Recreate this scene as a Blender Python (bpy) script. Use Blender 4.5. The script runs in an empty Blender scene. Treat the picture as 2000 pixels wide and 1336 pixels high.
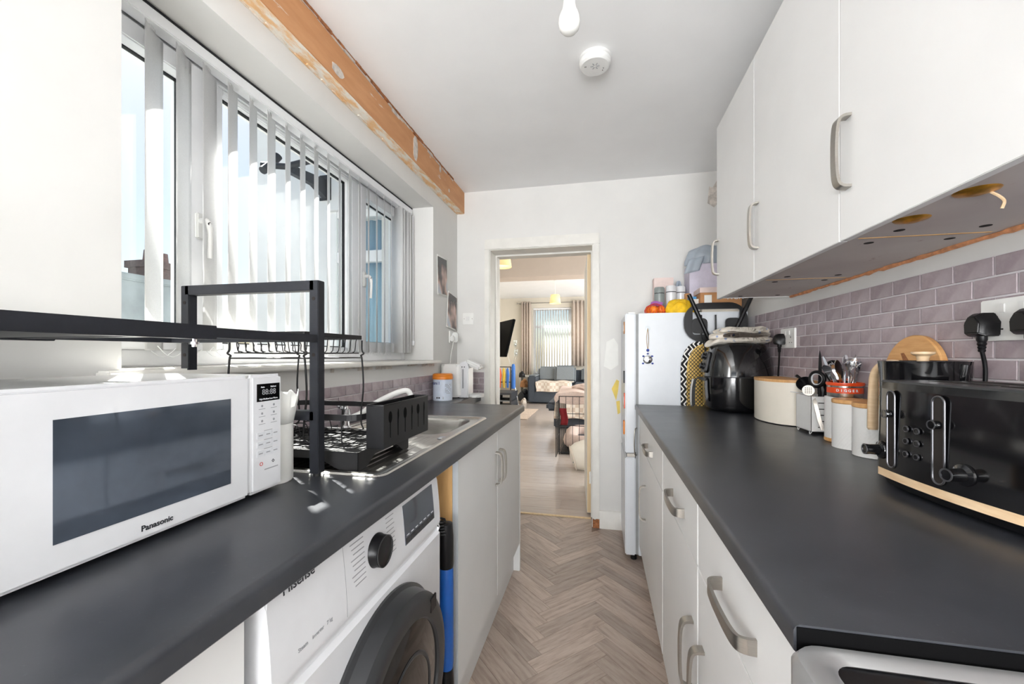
import bpy, bmesh, math, random
from mathutils import Matrix, Vector
PI = math.pi
R = math.radians
rnd = random.Random(7)
scene = bpy.context.scene
COL = scene.collection

# ------------------------------------------------------------------ camera
CAMZ = 1.2
F = 800.0                                   # focal length in pixels of the 2000 px wide frame
YAW = math.atan(170.0 / F)
cd = bpy.data.cameras.new('camera')
cd.sensor_width = 36.0
cd.lens = F / 2000.0 * 36.0
cd.shift_y = 25.0 / 2000.0
cd.clip_start = 0.01
cam = bpy.data.objects.new('camera', cd)
cam.location = (0, 0, CAMZ)
cam.rotation_euler = (R(90), 0, YAW)
COL.objects.link(cam)
scene.camera = cam

# ------------------------------------------------------------------ light
SUN_EL = R(47.5)
sun_dir = Vector((.8 * math.cos(SUN_EL), -.6 * math.cos(SUN_EL), -math.sin(SUN_EL)))
w = bpy.data.worlds.new('world')
scene.world = w
w.use_nodes = True
wt = w.node_tree
sky = wt.nodes.new('ShaderNodeTexSky')
sky.sky_type = 'NISHITA'
sky.sun_disc = False
sky.sun_elevation = SUN_EL
sky.sun_rotation = R(-53)
sky.air_density = 1.0
sky.dust_density = 1.2
sky.ozone_density = 1.0
bg = wt.nodes['Background']
wt.links.new(sky.outputs[0], bg.inputs[0])
bg.inputs[1].default_value = 0.062

def lamp(name, kind, energy, loc, color=(1, 1, 1), direction=None, **kw):
    l = bpy.data.lights.new(name, kind)
    l.energy = energy
    l.color = color
    for k, v in kw.items():
        setattr(l, k, v)
    o = bpy.data.objects.new(name, l)
    o.location = loc
    if direction is not None:
        o.rotation_euler = Vector(direction).to_track_quat('-Z', 'Y').to_euler()
    COL.objects.link(o)
    return o

lamp('sun', 'SUN', 13.0, (-6, 6, 9), (1.0, .96, .9), sun_dir, angle=R(.6))
# added fill light at the rear end of the kitchen, behind the camera
lamp('rear_fill', 'AREA', 86, (0.0, -3.12, 1.1), (.97, .985, 1.0), (0, 1, 1.2), shape='RECTANGLE', size=1.3, size_y=2.0)
# added fill from the left, behind the camera; the wall has no window there
lamp('side_fill', 'AREA', 34, (-1.0, -1.3, 1.6), (.97, .985, 1.0), (1, .35, .25), shape='RECTANGLE', size=1.6, size_y=1.1)
# added fill brightening the living room from the right; that wall is solid
lamp('lounge_fill', 'AREA', 108, (2.2, 7.4, 1.5), (.95, .98, 1.0), (-1, 0, .05), shape='RECTANGLE', size=6.5, size_y=1.6)

vs = scene.view_settings
vs.view_transform = 'Standard'
vs.look = 'None'
vs.gamma = 1.0
vs.use_curve_mapping = False
vs.exposure = 1.22

# ------------------------------------------------------------------ materials
def lin(c):
    out = []
    for k in c[:3]:
        k = k / 255.0
        out.append(k / 12.92 if k <= .04045 else ((k + .055) / 1.055) ** 2.4)
    return (*out, 1.0)

class NT:
    def __init__(s, name):
        s.m = bpy.data.materials.new(name)
        s.m.use_nodes = True
        s.t = s.m.node_tree
        s.b = s.t.nodes['Principled BSDF']
        s.out = s.t.nodes['Material Output']
    def n(s, t, **kw):
        x = s.t.nodes.new('ShaderNode' + t)
        for k, v in kw.items():
            setattr(x, k, v)
        return x
    def l(s, a, b):
        s.t.links.new(a, b)
    def coord(s, scale=(1, 1, 1), kind='Object', rot=(0, 0, 0)):
        tc = s.n('TexCoord'); mp = s.n('Mapping')
        s.l(tc.outputs[kind], mp.inputs[0])
        mp.inputs['Scale'].default_value = scale
        mp.inputs['Rotation'].default_value = rot
        return mp.outputs[0]
    def noise(s, vec, scale, detail=4, rough=.55):
        x = s.n('TexNoise')
        s.l(vec, x.inputs['Vector'])
        x.inputs['Scale'].default_value = scale
        x.inputs['Detail'].default_value = detail
        x.inputs['Roughness'].default_value = rough
        return x.outputs['Fac']
    def ramp(s, fac, stops, interp='LINEAR'):
        x = s.n('ValToRGB')
        e = x.color_ramp.elements
        x.color_ramp.interpolation = interp
        while len(e) < len(stops):
            e.new(.5)
        for i, (p, c) in enumerate(stops):
            e[i].position = p
            e[i].color = lin(c) if not isinstance(c, float) else (c, c, c, 1)
        s.l(fac, x.inputs[0])
        return x.outputs[0]
    def mix(s, fac, a, b, mode='MIX'):
        x = s.n('Mix', data_type='RGBA', blend_type=mode)
        for sock, v in ((x.inputs[0], fac), (x.inputs[6], a), (x.inputs[7], b)):
            if hasattr(v, 'links'):
                s.l(v, sock)
            elif isinstance(v, (int, float)):
                sock.default_value = v
            else:
                sock.default_value = lin(v)
        return x.outputs[2]
    def bump(s, h, strength, dist=.002):
        x = s.n('Bump')
        x.inputs['Strength'].default_value = strength
        x.inputs['Distance'].default_value = dist
        s.l(h, x.inputs['Height'])
        s.l(x.outputs[0], s.b.inputs['Normal'])
    def set(s, **kw):
        for k, v in kw.items():
            s.b.inputs[k.replace('_', ' ')].default_value = v
        return s

def mat(name, c, rough=.5, metal=0.0, var=.05, vscale=18, bump=0, bscale=120, coat=0, stretch=(1, 1, 1), spec=.5):
    s = NT(name)
    v = s.coord(stretch)
    f = s.noise(v, vscale)
    d = tuple(max(0, k * (1 - var)) for k in c)
    h = tuple(min(255, k * (1 + var)) for k in c)
    s.l(s.ramp(f, [(.25, d), (.75, h)]), s.b.inputs['Base Color'])
    s.set(Roughness=rough, Metallic=metal)
    s.b.inputs['Specular IOR Level'].default_value = spec
    if coat:
        s.b.inputs['Coat Weight'].default_value = coat
        s.b.inputs['Coat Roughness'].default_value = .08
    if bump:
        s.bump(s.noise(v, bscale), bump)
    return s.m

def wood(name, stops, scale=(2, 30, 2), rough=.45, rand=0.0, nscale=3.0, bump=.08):
    s = NT(name)
    v = s.coord(scale)
    if rand:
        oi = s.n('ObjectInfo')
        add = s.n('VectorMath', operation='MULTIPLY_ADD')
        cmb = s.n('CombineXYZ')
        for i in range(3):
            s.l(oi.outputs['Random'], cmb.inputs[i])
        s.l(cmb.outputs[0], add.inputs[0])
        add.inputs[1].default_value = (37, 91, 53)
        s.l(v, add.inputs[2])
        v = add.outputs[0]
    f = s.noise(v, nscale, 6, .62)
    col = s.ramp(f, stops)
    if rand:
        k = s.ramp(oi.outputs['Random'], [(0, 1 - rand), (1, 1 + rand * .5)])
        col = s.mix(1.0, col, k, 'MULTIPLY')
    s.l(col, s.b.inputs['Base Color'])
    s.set(Roughness=rough)
    s.bump(f, bump)
    return s.m

def glassy(name, tint=(255, 255, 255), refl=.08, rough=.0):
    s = NT(name)
    tr = s.n('BsdfTransparent'); tr.inputs[0].default_value = lin(tint)
    gl = s.n('BsdfGlossy'); gl.inputs['Roughness'].default_value = rough
    lw = s.n('LayerWeight'); lw.inputs[0].default_value = .5
    pw = s.n('Math', operation='POWER'); pw.inputs[1].default_value = 5.0
    s.l(lw.outputs['Facing'], pw.inputs[0])
    mu = s.n('Math', operation='MULTIPLY_ADD'); mu.inputs[1].default_value = .55; mu.inputs[2].default_value = refl
    s.l(pw.outputs[0], mu.inputs[0])
    mx = s.n('MixShader')
    s.l(mu.outputs[0], mx.inputs[0]); s.l(tr.outputs[0], mx.inputs[1]); s.l(gl.outputs[0], mx.inputs[2])
    s.l(mx.outputs[0], s.out.inputs[0])
    return s.m

def fabric_trans(name, c, trans=.45, rough=.8):
    s = NT(name)
    v = s.coord((1, 1, 1))
    f = s.noise(v, 400, 2)
    col = s.ramp(f, [(.3, tuple(k * .97 for k in c)), (.7, c)])
    s.l(col, s.b.inputs['Base Color'])
    s.set(Roughness=rough)
    t = s.n('BsdfTranslucent')
    s.l(col, t.inputs[0])
    mx = s.n('MixShader'); mx.inputs[0].default_value = trans
    s.l(s.b.outputs[0], mx.inputs[1]); s.l(t.outputs[0], mx.inputs[2])
    s.l(mx.outputs[0], s.out.inputs[0])
    return s.m

M = {}
M['wall'] = mat('wall_paint', (226, 225, 222), .75, var=.012, vscale=5, bump=.06, bscale=60)
M['ceiling'] = mat('ceiling_paint', (246, 246, 246), .8, var=.01, vscale=4, bump=.05, bscale=50)
M['trim'] = mat('trim_paint', (231, 229, 223), .45, var=.025, vscale=12)
M['upvc'] = mat('white_upvc', (246, 247, 249), .3, var=.01)
M['cab'] = mat('cabinet_white', (228, 228, 227), .38, var=.01, vscale=6)
M['cabedge'] = mat('cabinet_edge_grey', (176, 180, 184), .45, var=.02)
M['chip'] = wood('bare_oak_board', [(.3, (196, 150, 92)), (.7, (222, 178, 120))], (8, 8, 1.0), .55)
M['nickel'] = mat('brushed_nickel', (172, 168, 161), .32, 1.0, var=.03, vscale=60, stretch=(1, 1, 12))
M['chrome'] = mat('chrome', (220, 222, 225), .1, 1.0, var=.01)
M['silver'] = mat('silver_enamel', (196, 197, 198), .28, .75, var=.02)
M['white'] = mat('white_plastic', (231, 231, 229), .3, var=.012)
M['whitegloss'] = mat('white_gloss_enamel', (226, 227, 230), .16, var=.012, coat=.4)
M['cream'] = mat('cream_enamel', (233, 226, 212), .35, var=.012)
M['grey'] = mat('grey_print', (150, 152, 156), .5, var=.03)
M['lightgrey'] = mat('light_grey_key', (214, 216, 220), .4, var=.02)
M['black'] = mat('black_plastic', (17, 17, 19), .36, var=.12, spec=.35)
M['softblack'] = mat('black_matte', (22, 22, 24), .6, var=.12)
M['blackgloss'] = mat('black_gloss', (12, 12, 14), .1, var=.1, coat=.5)
M['blackmetal'] = mat('black_powder_coat', (38, 40, 46), .42, .3, var=.08, vscale=60)
M['ring'] = mat('charcoal_door_ring', (52, 53, 55), .34, .2, var=.05)
M['steel'] = mat('stainless', (198, 196, 192), .25, 1.0, var=.04, vscale=40, stretch=(1, 12, 1))
M['print'] = mat('dark_print', (44, 46, 52), .5, var=.05)
M['ltprint'] = mat('white_print', (232, 234, 238), .5, var=.02)
M['red'] = mat('red_plastic', (196, 40, 34), .4)
M['orange'] = mat('orange_lid', (226, 132, 34), .4)
M['redorange'] = mat('orange_red_rim', (226, 78, 30), .35)
M['bamboo'] = wood('bamboo', [(.3, (206, 152, 92)), (.7, (228, 180, 122))], (4, 40, 4), .45)
M['palewood'] = wood('pale_handle_wood', [(.3, (214, 182, 142)), (.7, (232, 206, 170))], (6, 6, 40), .45)
M['beech'] = wood('board_wood', [(.3, (206, 146, 88)), (.6, (226, 176, 116)), (.8, (214, 160, 100))], (3, 3, 24), .5)
M['pine'] = wood('pine', [(.3, (222, 194, 150)), (.7, (238, 216, 178))], (14, 14, 1.2), .5)
M['blue'] = mat('blue_plastic', (28, 92, 176), .35)
M['tin'] = mat('pale_tin_print', (214, 224, 240), .32, var=.03, vscale=30)
M['blueprint'] = mat('blue_print', (44, 62, 128), .4)
M['trimgrey'] = mat('grey_metal_trim', (118, 118, 122), .35, .9)
M['glass'] = glassy('clear_glass', (250, 252, 252), .05)
M['ovenglass'] = mat('dark_door_glass', (92, 102, 116), .05, .55, var=.12, vscale=9, coat=.8)
M['porthole'] = mat('porthole_glass', (16, 15, 15), .05, var=.2, coat=.6)
M['slat'] = fabric_trans('blind_fabric', (250, 250, 250), .55)
M['paper'] = mat('white_paper', (240, 240, 236), .85, var=.015)
M['plaster'] = mat('torn_plaster', (206, 198, 190), .9, var=.16, vscale=40, bump=.5, bscale=90)
M['brownedge'] = mat('torn_brown_paper', (150, 98, 62), .9, var=.3, vscale=60, bump=.6, bscale=90)
M['sealant'] = mat('orange_foam_sealant', (214, 150, 106), .8, var=.14, vscale=60, bump=.5, bscale=120)
M['brass'] = mat('aged_brass', (196, 146, 56), .35, .85, var=.2, vscale=60)
M['hole'] = mat('dark_hole', (30, 24, 20), .9)
M['pinkbeige'] = mat('lounge_beam_paint', (205, 190, 176), .7, var=.02, vscale=4)
M['lwall'] = mat('lounge_wall_paint', (226, 218, 203), .75, var=.012, vscale=4)
M['sofa'] = mat('charcoal_fabric', (72, 78, 86), .9, var=.08, vscale=60)
M['sofagrey'] = mat('grey_fabric', (128, 134, 138), .9, var=.07, vscale=80)
M['throw'] = mat('cream_throw', (232, 220, 206), .95, var=.05, vscale=50, bump=.4, bscale=80)
M['throwpink'] = mat('pink_beige_throw', (214, 192, 180), .95, var=.05, vscale=50, bump=.4, bscale=80)
M['curtain'] = mat('curtain_fabric', (206, 190, 176), .9, var=.04, vscale=40)
M['rug'] = mat('rug', (196, 178, 162), .98, var=.12, vscale=30, bump=.4, bscale=200)
M['fridge'] = mat('fridge_white', (218, 222, 227), .3, var=.008)
M['fgrey'] = mat('fridge_seal_grey', (150, 152, 152), .6)
M['bottlegrey'] = mat('grey_bottle', (140, 148, 146), .35)
M['yellow'] = mat('yellow_cloth', (236, 186, 30), .75, var=.12, vscale=30, bump=.4, bscale=40)
M['fruit'] = mat('orange_fruit', (238, 128, 24), .45, var=.08, bump=.2, bscale=300)
M['net'] = mat('red_net', (214, 52, 44), .6)
M['netpurple'] = mat('purple_net_tag', (150, 84, 160), .6)
M['pinkbox'] = mat('pink_card', (232, 212, 206), .7)
M['lilac'] = mat('lilac_card', (212, 206, 222), .65)
M['brownbox'] = mat('brown_card', (190, 138, 92), .8)
M['lightblue'] = mat('blue_card', (70, 150, 206), .6)
M['bag'] = fabric_trans('plastic_bag', (206, 216, 226), .4, .3)
M['cobalt'] = mat('cobalt_bead', (36, 60, 150), .15, coat=.5)
M['cord'] = mat('jute_cord', (176, 150, 116), .9)
M['gold'] = mat('gold_board', (206, 170, 84), .45, .1, var=.08)
M['socket'] = mat('socket_white', (243, 243, 240), .25, var=.01)
M['fence'] = mat('grey_render', (150, 160, 164), .9, var=.12, vscale=6, bump=.4, bscale=30)
M['brick'] = mat('dark_chimney_brick', (120, 96, 90), .9, var=.2)
M['render'] = mat('white_render', (232, 234, 236), .85, var=.03, vscale=5, bump=.3, bscale=40)
M['yard'] = mat('yard_concrete', (170, 166, 160), .9, var=.08)
M['bluecurtain'] = mat('blue_curtain', (168, 200, 220), .8, var=.08, vscale=8, stretch=(14, 14, .2))
M['yellowpaper'] = mat('yellow_paper', (234, 208, 110), .8)
M['bulb'] = mat('frosted_bulb', (244, 244, 240), .25, var=.005)
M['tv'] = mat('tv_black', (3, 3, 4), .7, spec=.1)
M['toyred'] = mat('toy_orange', (230, 90, 40), .5)
M['toyyellow'] = mat('toy_yellow', (226, 190, 60), .5)
M['toyblue'] = mat('toy_blue', (50, 110, 190), .5)
M['toypurple'] = mat('toy_purple', (120, 70, 140), .5)
M['darkunit'] = mat('dark_grey_unit', (52, 55, 60), .5)
M['crimson'] = mat('crimson_cloth', (120, 24, 30), .9)

def special():
    # worktop laminate: dark slate with soft mottling
    s = NT('slate_laminate'); v = s.coord()
    f = s.noise(v, 9, 6, .6); g = s.noise(v, 160, 3)
    c = s.ramp(f, [(.3, (45, 47, 52)), (.55, (54, 56, 61)), (.8, (63, 64, 69))])
    c = s.mix(s.ramp(g, [(.64, 0.0), (.78, .12)]), c, (120, 122, 126))
    s.l(c, s.b.inputs['Base Color'])
    s.l(s.ramp(f, [(.3, .29), (.8, .36)]), s.b.inputs['Roughness'])
    s.bump(g, .012)
    M['worktop'] = s.m
    # tile stickers
    s = NT('lilac_grey_tile'); v = s.coord()
    oi = s.n('ObjectInfo')
    f = s.noise(v, 14, 6, .65)
    c = s.ramp(f, [(.28, (150, 134, 140)), (.5, (174, 160, 165)), (.75, (192, 182, 186))])
    k = s.ramp(oi.outputs['Random'], [(0, .86), (1, 1.06)])
    s.l(s.mix(1.0, c, k, 'MULTIPLY'), s.b.inputs['Base Color'])
    s.set(Roughness=.34); s.bump(f, .1)
    M['tile'] = s.m
    M['grout'] = mat('white_grout', (222, 218, 220), .6, var=.02)
    # bare orange timber casing with smears of old filler
    s = NT('orange_casing'); v = s.coord((6, 1.2, 6)); v2 = s.coord((16, 5, 24))
    f = s.noise(v, 4, 5); p = s.noise(v2, 1.0, 5, .7)
    c = s.ramp(f, [(.3, (198, 140, 92)), (.7, (214, 158, 111))])
    s.l(s.mix(s.ramp(p, [(.63, 0.0), (.67, 1.0)]), c, (222, 214, 204)), s.b.inputs['Base Color'])
    s.set(Roughness=.6); s.bump(p, .15)
    M['casing'] = s.m
    s = NT('plastered_casing'); v2 = s.coord((26, 7, 26))
    p = s.noise(v2, 1.2, 6, .7)
    s.l(s.mix(s.ramp(p, [(.42, 0.0), (.56, 1.0)]), (232, 188, 138), (238, 230, 218)), s.b.inputs['Base Color'])
    s.set(Roughness=.8); s.bump(p, .35)
    M['casing_under'] = s.m
    # underside of wall units: greyish board with purplish stains
    s = NT('stained_board'); v = s.coord((10, 4, 10)); p = s.noise(v, 3.2, 7, .7)
    q = s.noise(s.coord((1, 1, 1)), 3, 3)
    c = s.ramp(q, [(.3, (186, 176, 174)), (.7, (206, 200, 196))])
    s.l(s.mix(s.ramp(p, [(.63, 0.0), (.7, .5)]), c, (140, 84, 88)), s.b.inputs['Base Color'])
    s.set(Roughness=.5)
    M['stained'] = s.m
    M['plank'] = wood('vinyl_oak_plank', [(.22, (138, 121, 109)), (.45, (178, 160, 147)), (.62, (193, 177, 165)), (.85, (162, 144, 131))], (3.2, 26, 3), .3, .24, 2.4, .05)
    M['laminate'] = wood('pale_laminate_board', [(.25, (170, 156, 146)), (.5, (192, 180, 171)), (.8, (180, 166, 157))], (1.6, 20, 2), .2, .08, 2.0, .03)
    M['underfloor'] = mat('floor_joint', (134, 116, 104), .6)
    # patterned cover: white with black diamonds and chevrons
    s = NT('patterned_cover'); v = s.coord((1, 1, 1))
    sx = s.n('SeparateXYZ'); s.l(v, sx.inputs[0])
    def m(op, a, b=None):
        x = s.n('Math', operation=op)
        for i, q in enumerate((a, b)):
            if q is None: continue
            if isinstance(q, (int, float)): x.inputs[i].default_value = q
            else: s.l(q, x.inputs[i])
        return x.outputs[0]
    zz = m('PINGPONG', sx.outputs[2], .028)
    xx = m('PINGPONG', m('ADD', sx.outputs[0], m('MULTIPLY', zz, .8)), .012)
    s.l(s.mix(s.ramp(xx, [(.0, 1.0), (.0048, 1.0), (.0052, 0.0)], 'CONSTANT'), (240, 238, 234), (28, 26, 28)), s.b.inputs['Base Color'])
    s.set(Roughness=.9)
    M['cover'] = s.m
    # tea towel: cream with blue checks
    s = NT('tea_towel'); v = s.coord((1, 1, 1)); ck = s.n('TexVoronoi'); s.l(v, ck.inputs[0]); ck.inputs['Scale'].default_value = 26
    s.l(s.mix(s.ramp(ck.outputs['Distance'], [(.0, 1.0), (.16, 1.0), (.22, 0.0)]), (230, 222, 210), (150, 164, 196)), s.b.inputs['Base Color'])
    s.set(Roughness=.95); s.bump(s.noise(v, 60, 4), .5, .004)
    M['towel'] = s.m
    # soft blurred portrait prints (large patches of colour only)
    for i, (rot, sh) in enumerate(((0.0, 0.0), (.5, .08))):
        s = NT('photo_print'); v = s.coord((9, 9, 6), rot=(0, 0, rot)); f = s.noise(v, 1.0 + sh, 2, .4)
        s.l(s.ramp(f, [(.36, (44, 40, 40)), (.46, (120, 100, 94)), (.54, (206, 172, 158)), (.64, (190, 196, 204))]), s.b.inputs['Base Color'])
        s.set(Roughness=.25)
        M['photo%d' % i] = s.m
    s = NT('checked_throw'); v = s.coord((1, 1, 1)); x = s.n('TexChecker'); s.l(v, x.inputs[0]); x.inputs['Scale'].default_value = 14
    x.inputs[1].default_value = lin((236, 226, 212)); x.inputs[2].default_value = lin((214, 196, 178))
    s.l(x.outputs[0], s.b.inputs['Base Color']); s.set(Roughness=.95)
    M['check'] = s.m
    s = NT('lit_shade'); s.set(Roughness=.8); s.b.inputs['Base Color'].default_value = lin((238, 206, 150))
    s.b.inputs['Emission Color'].default_value = lin((255, 214, 150)); s.b.inputs['Emission Strength'].default_value = .24
    M['shade'] = s.m
special()

# ------------------------------------------------------------------ mesh helpers
class MB:
    """collects shapes into one mesh"""
    def __init__(s, mtx=None):
        s.bm = bmesh.new(); s.M = mtx or Matrix.Identity(4)
    def at(s, mtx=None):
        s.M = mtx or Matrix.Identity(4); return s
    def verts(s, pts):
        return [s.bm.verts.new(s.M @ Vector(p)) for p in pts]
    def face(s, vs):
        try: return s.bm.faces.new(vs)
        except ValueError: return None
    def box(s, x0, x1, y0, y1, z0, z1, bev=0, seg=2):
        x0, x1 = min(x0, x1), max(x0, x1); y0, y1 = min(y0, y1), max(y0, y1); z0, z1 = min(z0, z1), max(z0, z1)
        p = [(x, y, z) for z in (z0, z1) for y in (y0, y1) for x in (x0, x1)]
        q = [(0, 2, 3, 1), (4, 5, 7, 6), (0, 1, 5, 4), (2, 6, 7, 3), (0, 4, 6, 2), (1, 3, 7, 5)]
        v = s.verts(p)
        fs = [s.face([v[i] for i in f]) for f in q]
        if bev:
            es = set(e for f in fs for e in f.edges)
            bmesh.ops.bevel(s.bm, geom=list(es), offset=bev, segments=seg, affect='EDGES', clamp_overlap=True)
        return s
    def prism(s, poly, a, b, axis='z', bev=0):
        """polygon in the plane of the other two axes, extruded from a to b along axis (y: polygon is x,z; x: polygon is y,z)"""
        def pt(p, h):
            return (p[0], p[1], h) if axis == 'z' else (p[0], h, p[1]) if axis == 'y' else (h, p[0], p[1])
        A = s.verts([pt(p, a) for p in poly]); B = s.verts([pt(p, b) for p in poly])
        fs = [s.face(A[::-1]), s.face(B)]
        n = len(poly)
        for i in range(n):
            s.face([A[i], A[(i + 1) % n], B[(i + 1) % n], B[i]])
        if bev:
            es = set(e for f in fs if f for e in f.edges)
            bmesh.ops.bevel(s.bm, geom=list(es), offset=bev, segments=2, affect='EDGES', clamp_overlap=True)
        return s
    def lathe(s, prof, seg=32, cap=True, ang=2 * PI):
        full = abs(ang - 2 * PI) < 1e-6
        n = seg if full else seg + 1
        rings = []
        for r, z in prof:
            if r < 1e-6: rings.append(s.verts([(0, 0, z)]) * n)
            else: rings.append(s.verts([(r * math.cos(ang * i / seg), r * math.sin(ang * i / seg), z) for i in range(n)]))
        for a, b in zip(rings, rings[1:]):
            for i in range(seg):
                j = (i + 1) % n
                q = []
                for v in (a[i], a[j], b[j], b[i]):
                    if v not in q: q.append(v)
                if len(q) > 2: s.face(q)
        if cap and full:
            if prof[0][0] > 1e-6: s.face(rings[0][::-1])
            if prof[-1][0] > 1e-6: s.face(rings[-1])
        return s
    def cyl(s, r, z0, z1, seg=24, r2=None, bev=0):
        r2 = r if r2 is None else r2
        if bev: return s.lathe([(r - bev, z0), (r, z0 + bev), (r2, z1 - bev), (r2 - bev, z1)], seg)
        return s.lathe([(r, z0), (r2, z1)], seg)
    def tube(s, pts, r, seg=8, closed=False):
        pts = [Vector(p) for p in pts]; n = len(pts)
        rr = r if isinstance(r, (list, tuple)) else [r] * n
        up = None; rings = []
        for i, p in enumerate(pts):
            a = pts[(i - 1) % n] if (closed or i > 0) else p
            b = pts[(i + 1) % n] if (closed or i < n - 1) else p
            t = (b - a).normalized()
            if up is None:
                up = Vector((0, 0, 1)) if abs(t.z) < .9 else Vector((1, 0, 0))
            u = (up - t * up.dot(t)).normalized(); up = u; w_ = t.cross(u)
            rings.append(s.verts([p + (u * math.cos(2 * PI * k / seg) + w_ * math.sin(2 * PI * k / seg)) * rr[i] for k in range(seg)]))
        m_ = n if closed else n - 1
        for i in range(m_):
            A = rings[i]; B = rings[(i + 1) % n]
            for k in range(seg):
                s.face([A[k], A[(k + 1) % seg], B[(k + 1) % seg], B[k]])
        if not closed:
            s.face(rings[0][::-1]); s.face(rings[-1])
        return s
    def ribbon(s, pts, wv, th):
        """a flat bar along pts: wv = width vector, th = thickness vector"""
        wv = Vector(wv) / 2; th = Vector(th) / 2
        rings = [s.verts([Vector(p) + wv + th, Vector(p) - wv + th, Vector(p) - wv - th, Vector(p) + wv - th]) for p in pts]
        for A, B in zip(rings, rings[1:]):
            for k in range(4): s.face([A[k], A[(k + 1) % 4], B[(k + 1) % 4], B[k]])
        s.face(rings[0][::-1]); s.face(rings[-1])
        return s
    def ball(s, c, rx, ry=None, rz=None, seg=20, rings=12):
        ry = rx if ry is None else ry; rz = rx if rz is None else rz
        K = s.M; s.M = K @ Matrix.Translation(c) @ Matrix.Diagonal((rx, ry, rz, 1))
        s.lathe([(math.sin(PI * i / rings), -math.cos(PI * i / rings)) if 0 < i < rings else (0, -math.cos(PI * i / rings)) for i in range(rings + 1)], seg, False)
        s.M = K; return s
    def grid(s, fn, nu, nv):
        g = [s.verts([fn(i / nu, j / nv) for j in range(nv + 1)]) for i in range(nu + 1)]
        for i in range(nu):
            for j in range(nv): s.face([g[i][j], g[i + 1][j], g[i + 1][j + 1], g[i][j + 1]])
        return s
    def build(s, name, material, parent=None, smooth=True, angle=38, solid=0):
        off = Vector((0, 0, 0)); p = parent
        while p is not None: off += p.location; p = p.parent
        me = bpy.data.meshes.new(name)
        bmesh.ops.recalc_face_normals(s.bm, faces=s.bm.faces[:])
        if off.length: bmesh.ops.translate(s.bm, verts=s.bm.verts[:], vec=-off)
        s.bm.to_mesh(me); s.bm.free()
        if smooth:
            me.shade_smooth(); me.set_sharp_from_angle(angle=R(angle))
        me.materials.append(M[material] if isinstance(material, str) else material)
        o = bpy.data.objects.new(name, me); COL.objects.link(o)
        if parent: o.parent = parent
        if solid:
            md = o.modifiers.new('thickness', 'SOLIDIFY'); md.thickness = solid
        return o

def T(x, y, z): return Matrix.Translation((x, y, z))
TOX = Matrix.Rotation(PI / 2, 4, 'Y')      # +z -> +x
TONX = Matrix.Rotation(-PI / 2, 4, 'Y')
TONY = Matrix.Rotation(PI / 2, 4, 'X')     # +z -> -y
TOY = Matrix.Rotation(-PI / 2, 4, 'X')
def RZ(a): return Matrix.Rotation(R(a), 4, 'Z')
def RX(a): return Matrix.Rotation(R(a), 4, 'X')
def RY(a): return Matrix.Rotation(R(a), 4, 'Y')

def tag(o, label, cat, group=None):
    o['label'] = label; o['category'] = cat
    if group: o['group'] = group
    return o
def thing(name, label, cat, loc=(0, 0, 0), group=None):
    o = bpy.data.objects.new(name, None); o.empty_display_size = .05
    COL.objects.link(o); o.location = loc
    return tag(o, label, cat, group)
def struct(o): o['kind'] = 'structure'; return o
def lab(o, s): o['label'] = s; return o
def Bx(*a, **k): return MB().box(*a, **k)
def copy_tree(o, parent=None):
    c = o.copy(); COL.objects.link(c); c.parent = parent
    for ch in [x for x in o.children]: copy_tree(ch, c)
    return c

def text(name, body, size, mtx, material, parent=None, align='CENTER', extrude=.0003, bold=0.0, shear=0.0):
    cu = bpy.data.curves.new('t', 'FONT'); cu.body = body; cu.size = size; cu.align_x = align; cu.align_y = 'CENTER'
    cu.extrude = extrude; cu.offset = bold; cu.resolution_u = 3; cu.shear = shear
    ob = bpy.data.objects.new('t', cu); COL.objects.link(ob)
    dg = bpy.context.evaluated_depsgraph_get(); dg.update()
    me = bpy.data.meshes.new_from_object(ob.evaluated_get(dg))
    bpy.data.objects.remove(ob); bpy.data.curves.remove(cu)
    me.transform(mtx)
    off = Vector((0, 0, 0)); p = parent
    while p is not None: off += p.location; p = p.parent
    me.transform(Matrix.Translation(-off))
    me.materials.clear(); me.materials.append(M[material])
    o = bpy.data.objects.new(name, me); COL.objects.link(o)
    if parent: o.parent = parent
    return o
def facing(nrm, loc):
    """matrix for upright lettering on a face with the given horizontal normal"""
    n = Vector(nrm).normalized(); up = Vector((0, 0, 1)); r = (-n).cross(up).normalized(); up = n.cross(r)
    m = Matrix((r, up, n)).transposed().to_4x4(); m.translation = Vector(loc)
    return m
def rrect(x0, x1, y0, y1, r, n=5):
    out = []
    for cx, cy, a0 in ((x1 - r, y1 - r, 0), (x0 + r, y1 - r, 90), (x0 + r, y0 + r, 180), (x1 - r, y0 + r, 270)):
        for i in range(n + 1):
            a = R(a0 + 90 * i / n); out.append((cx + r * math.cos(a), cy + r * math.sin(a)))
    return out
def clip(poly, axis, lim, keep_less=True):
    out = []
    for i in range(len(poly)):
        a, b = poly[i], poly[(i + 1) % len(poly)]
        ina = (a[axis] <= lim) == keep_less; inb = (b[axis] <= lim) == keep_less
        if ina: out.append(a)
        if ina != inb:
            t = (lim - a[axis]) / (b[axis] - a[axis]); out.append(tuple(a[k] + (b[k] - a[k]) * t for k in (0, 1)))
    return out
def smooth_path(pts, n=6, closed=False):
    P_ = [Vector(p) for p in pts]; out = []; N = len(P_)
    for i in range(N if closed else N - 1):
        p0 = P_[(i - 1) % N] if closed or i else P_[0]; p1 = P_[i]; p2 = P_[(i + 1) % N]
        p3 = P_[(i + 2) % N] if closed or i + 2 < N else P_[-1]
        for k in range(n):
            t = k / n
            out.append(.5 * ((2 * p1) + (p2 - p0) * t + (2 * p0 - 5 * p1 + 4 * p2 - p3) * t * t + (3 * p1 - p0 - 3 * p2 + p3) * t ** 3))
    if not closed: out.append(P_[-1])
    return out

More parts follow.
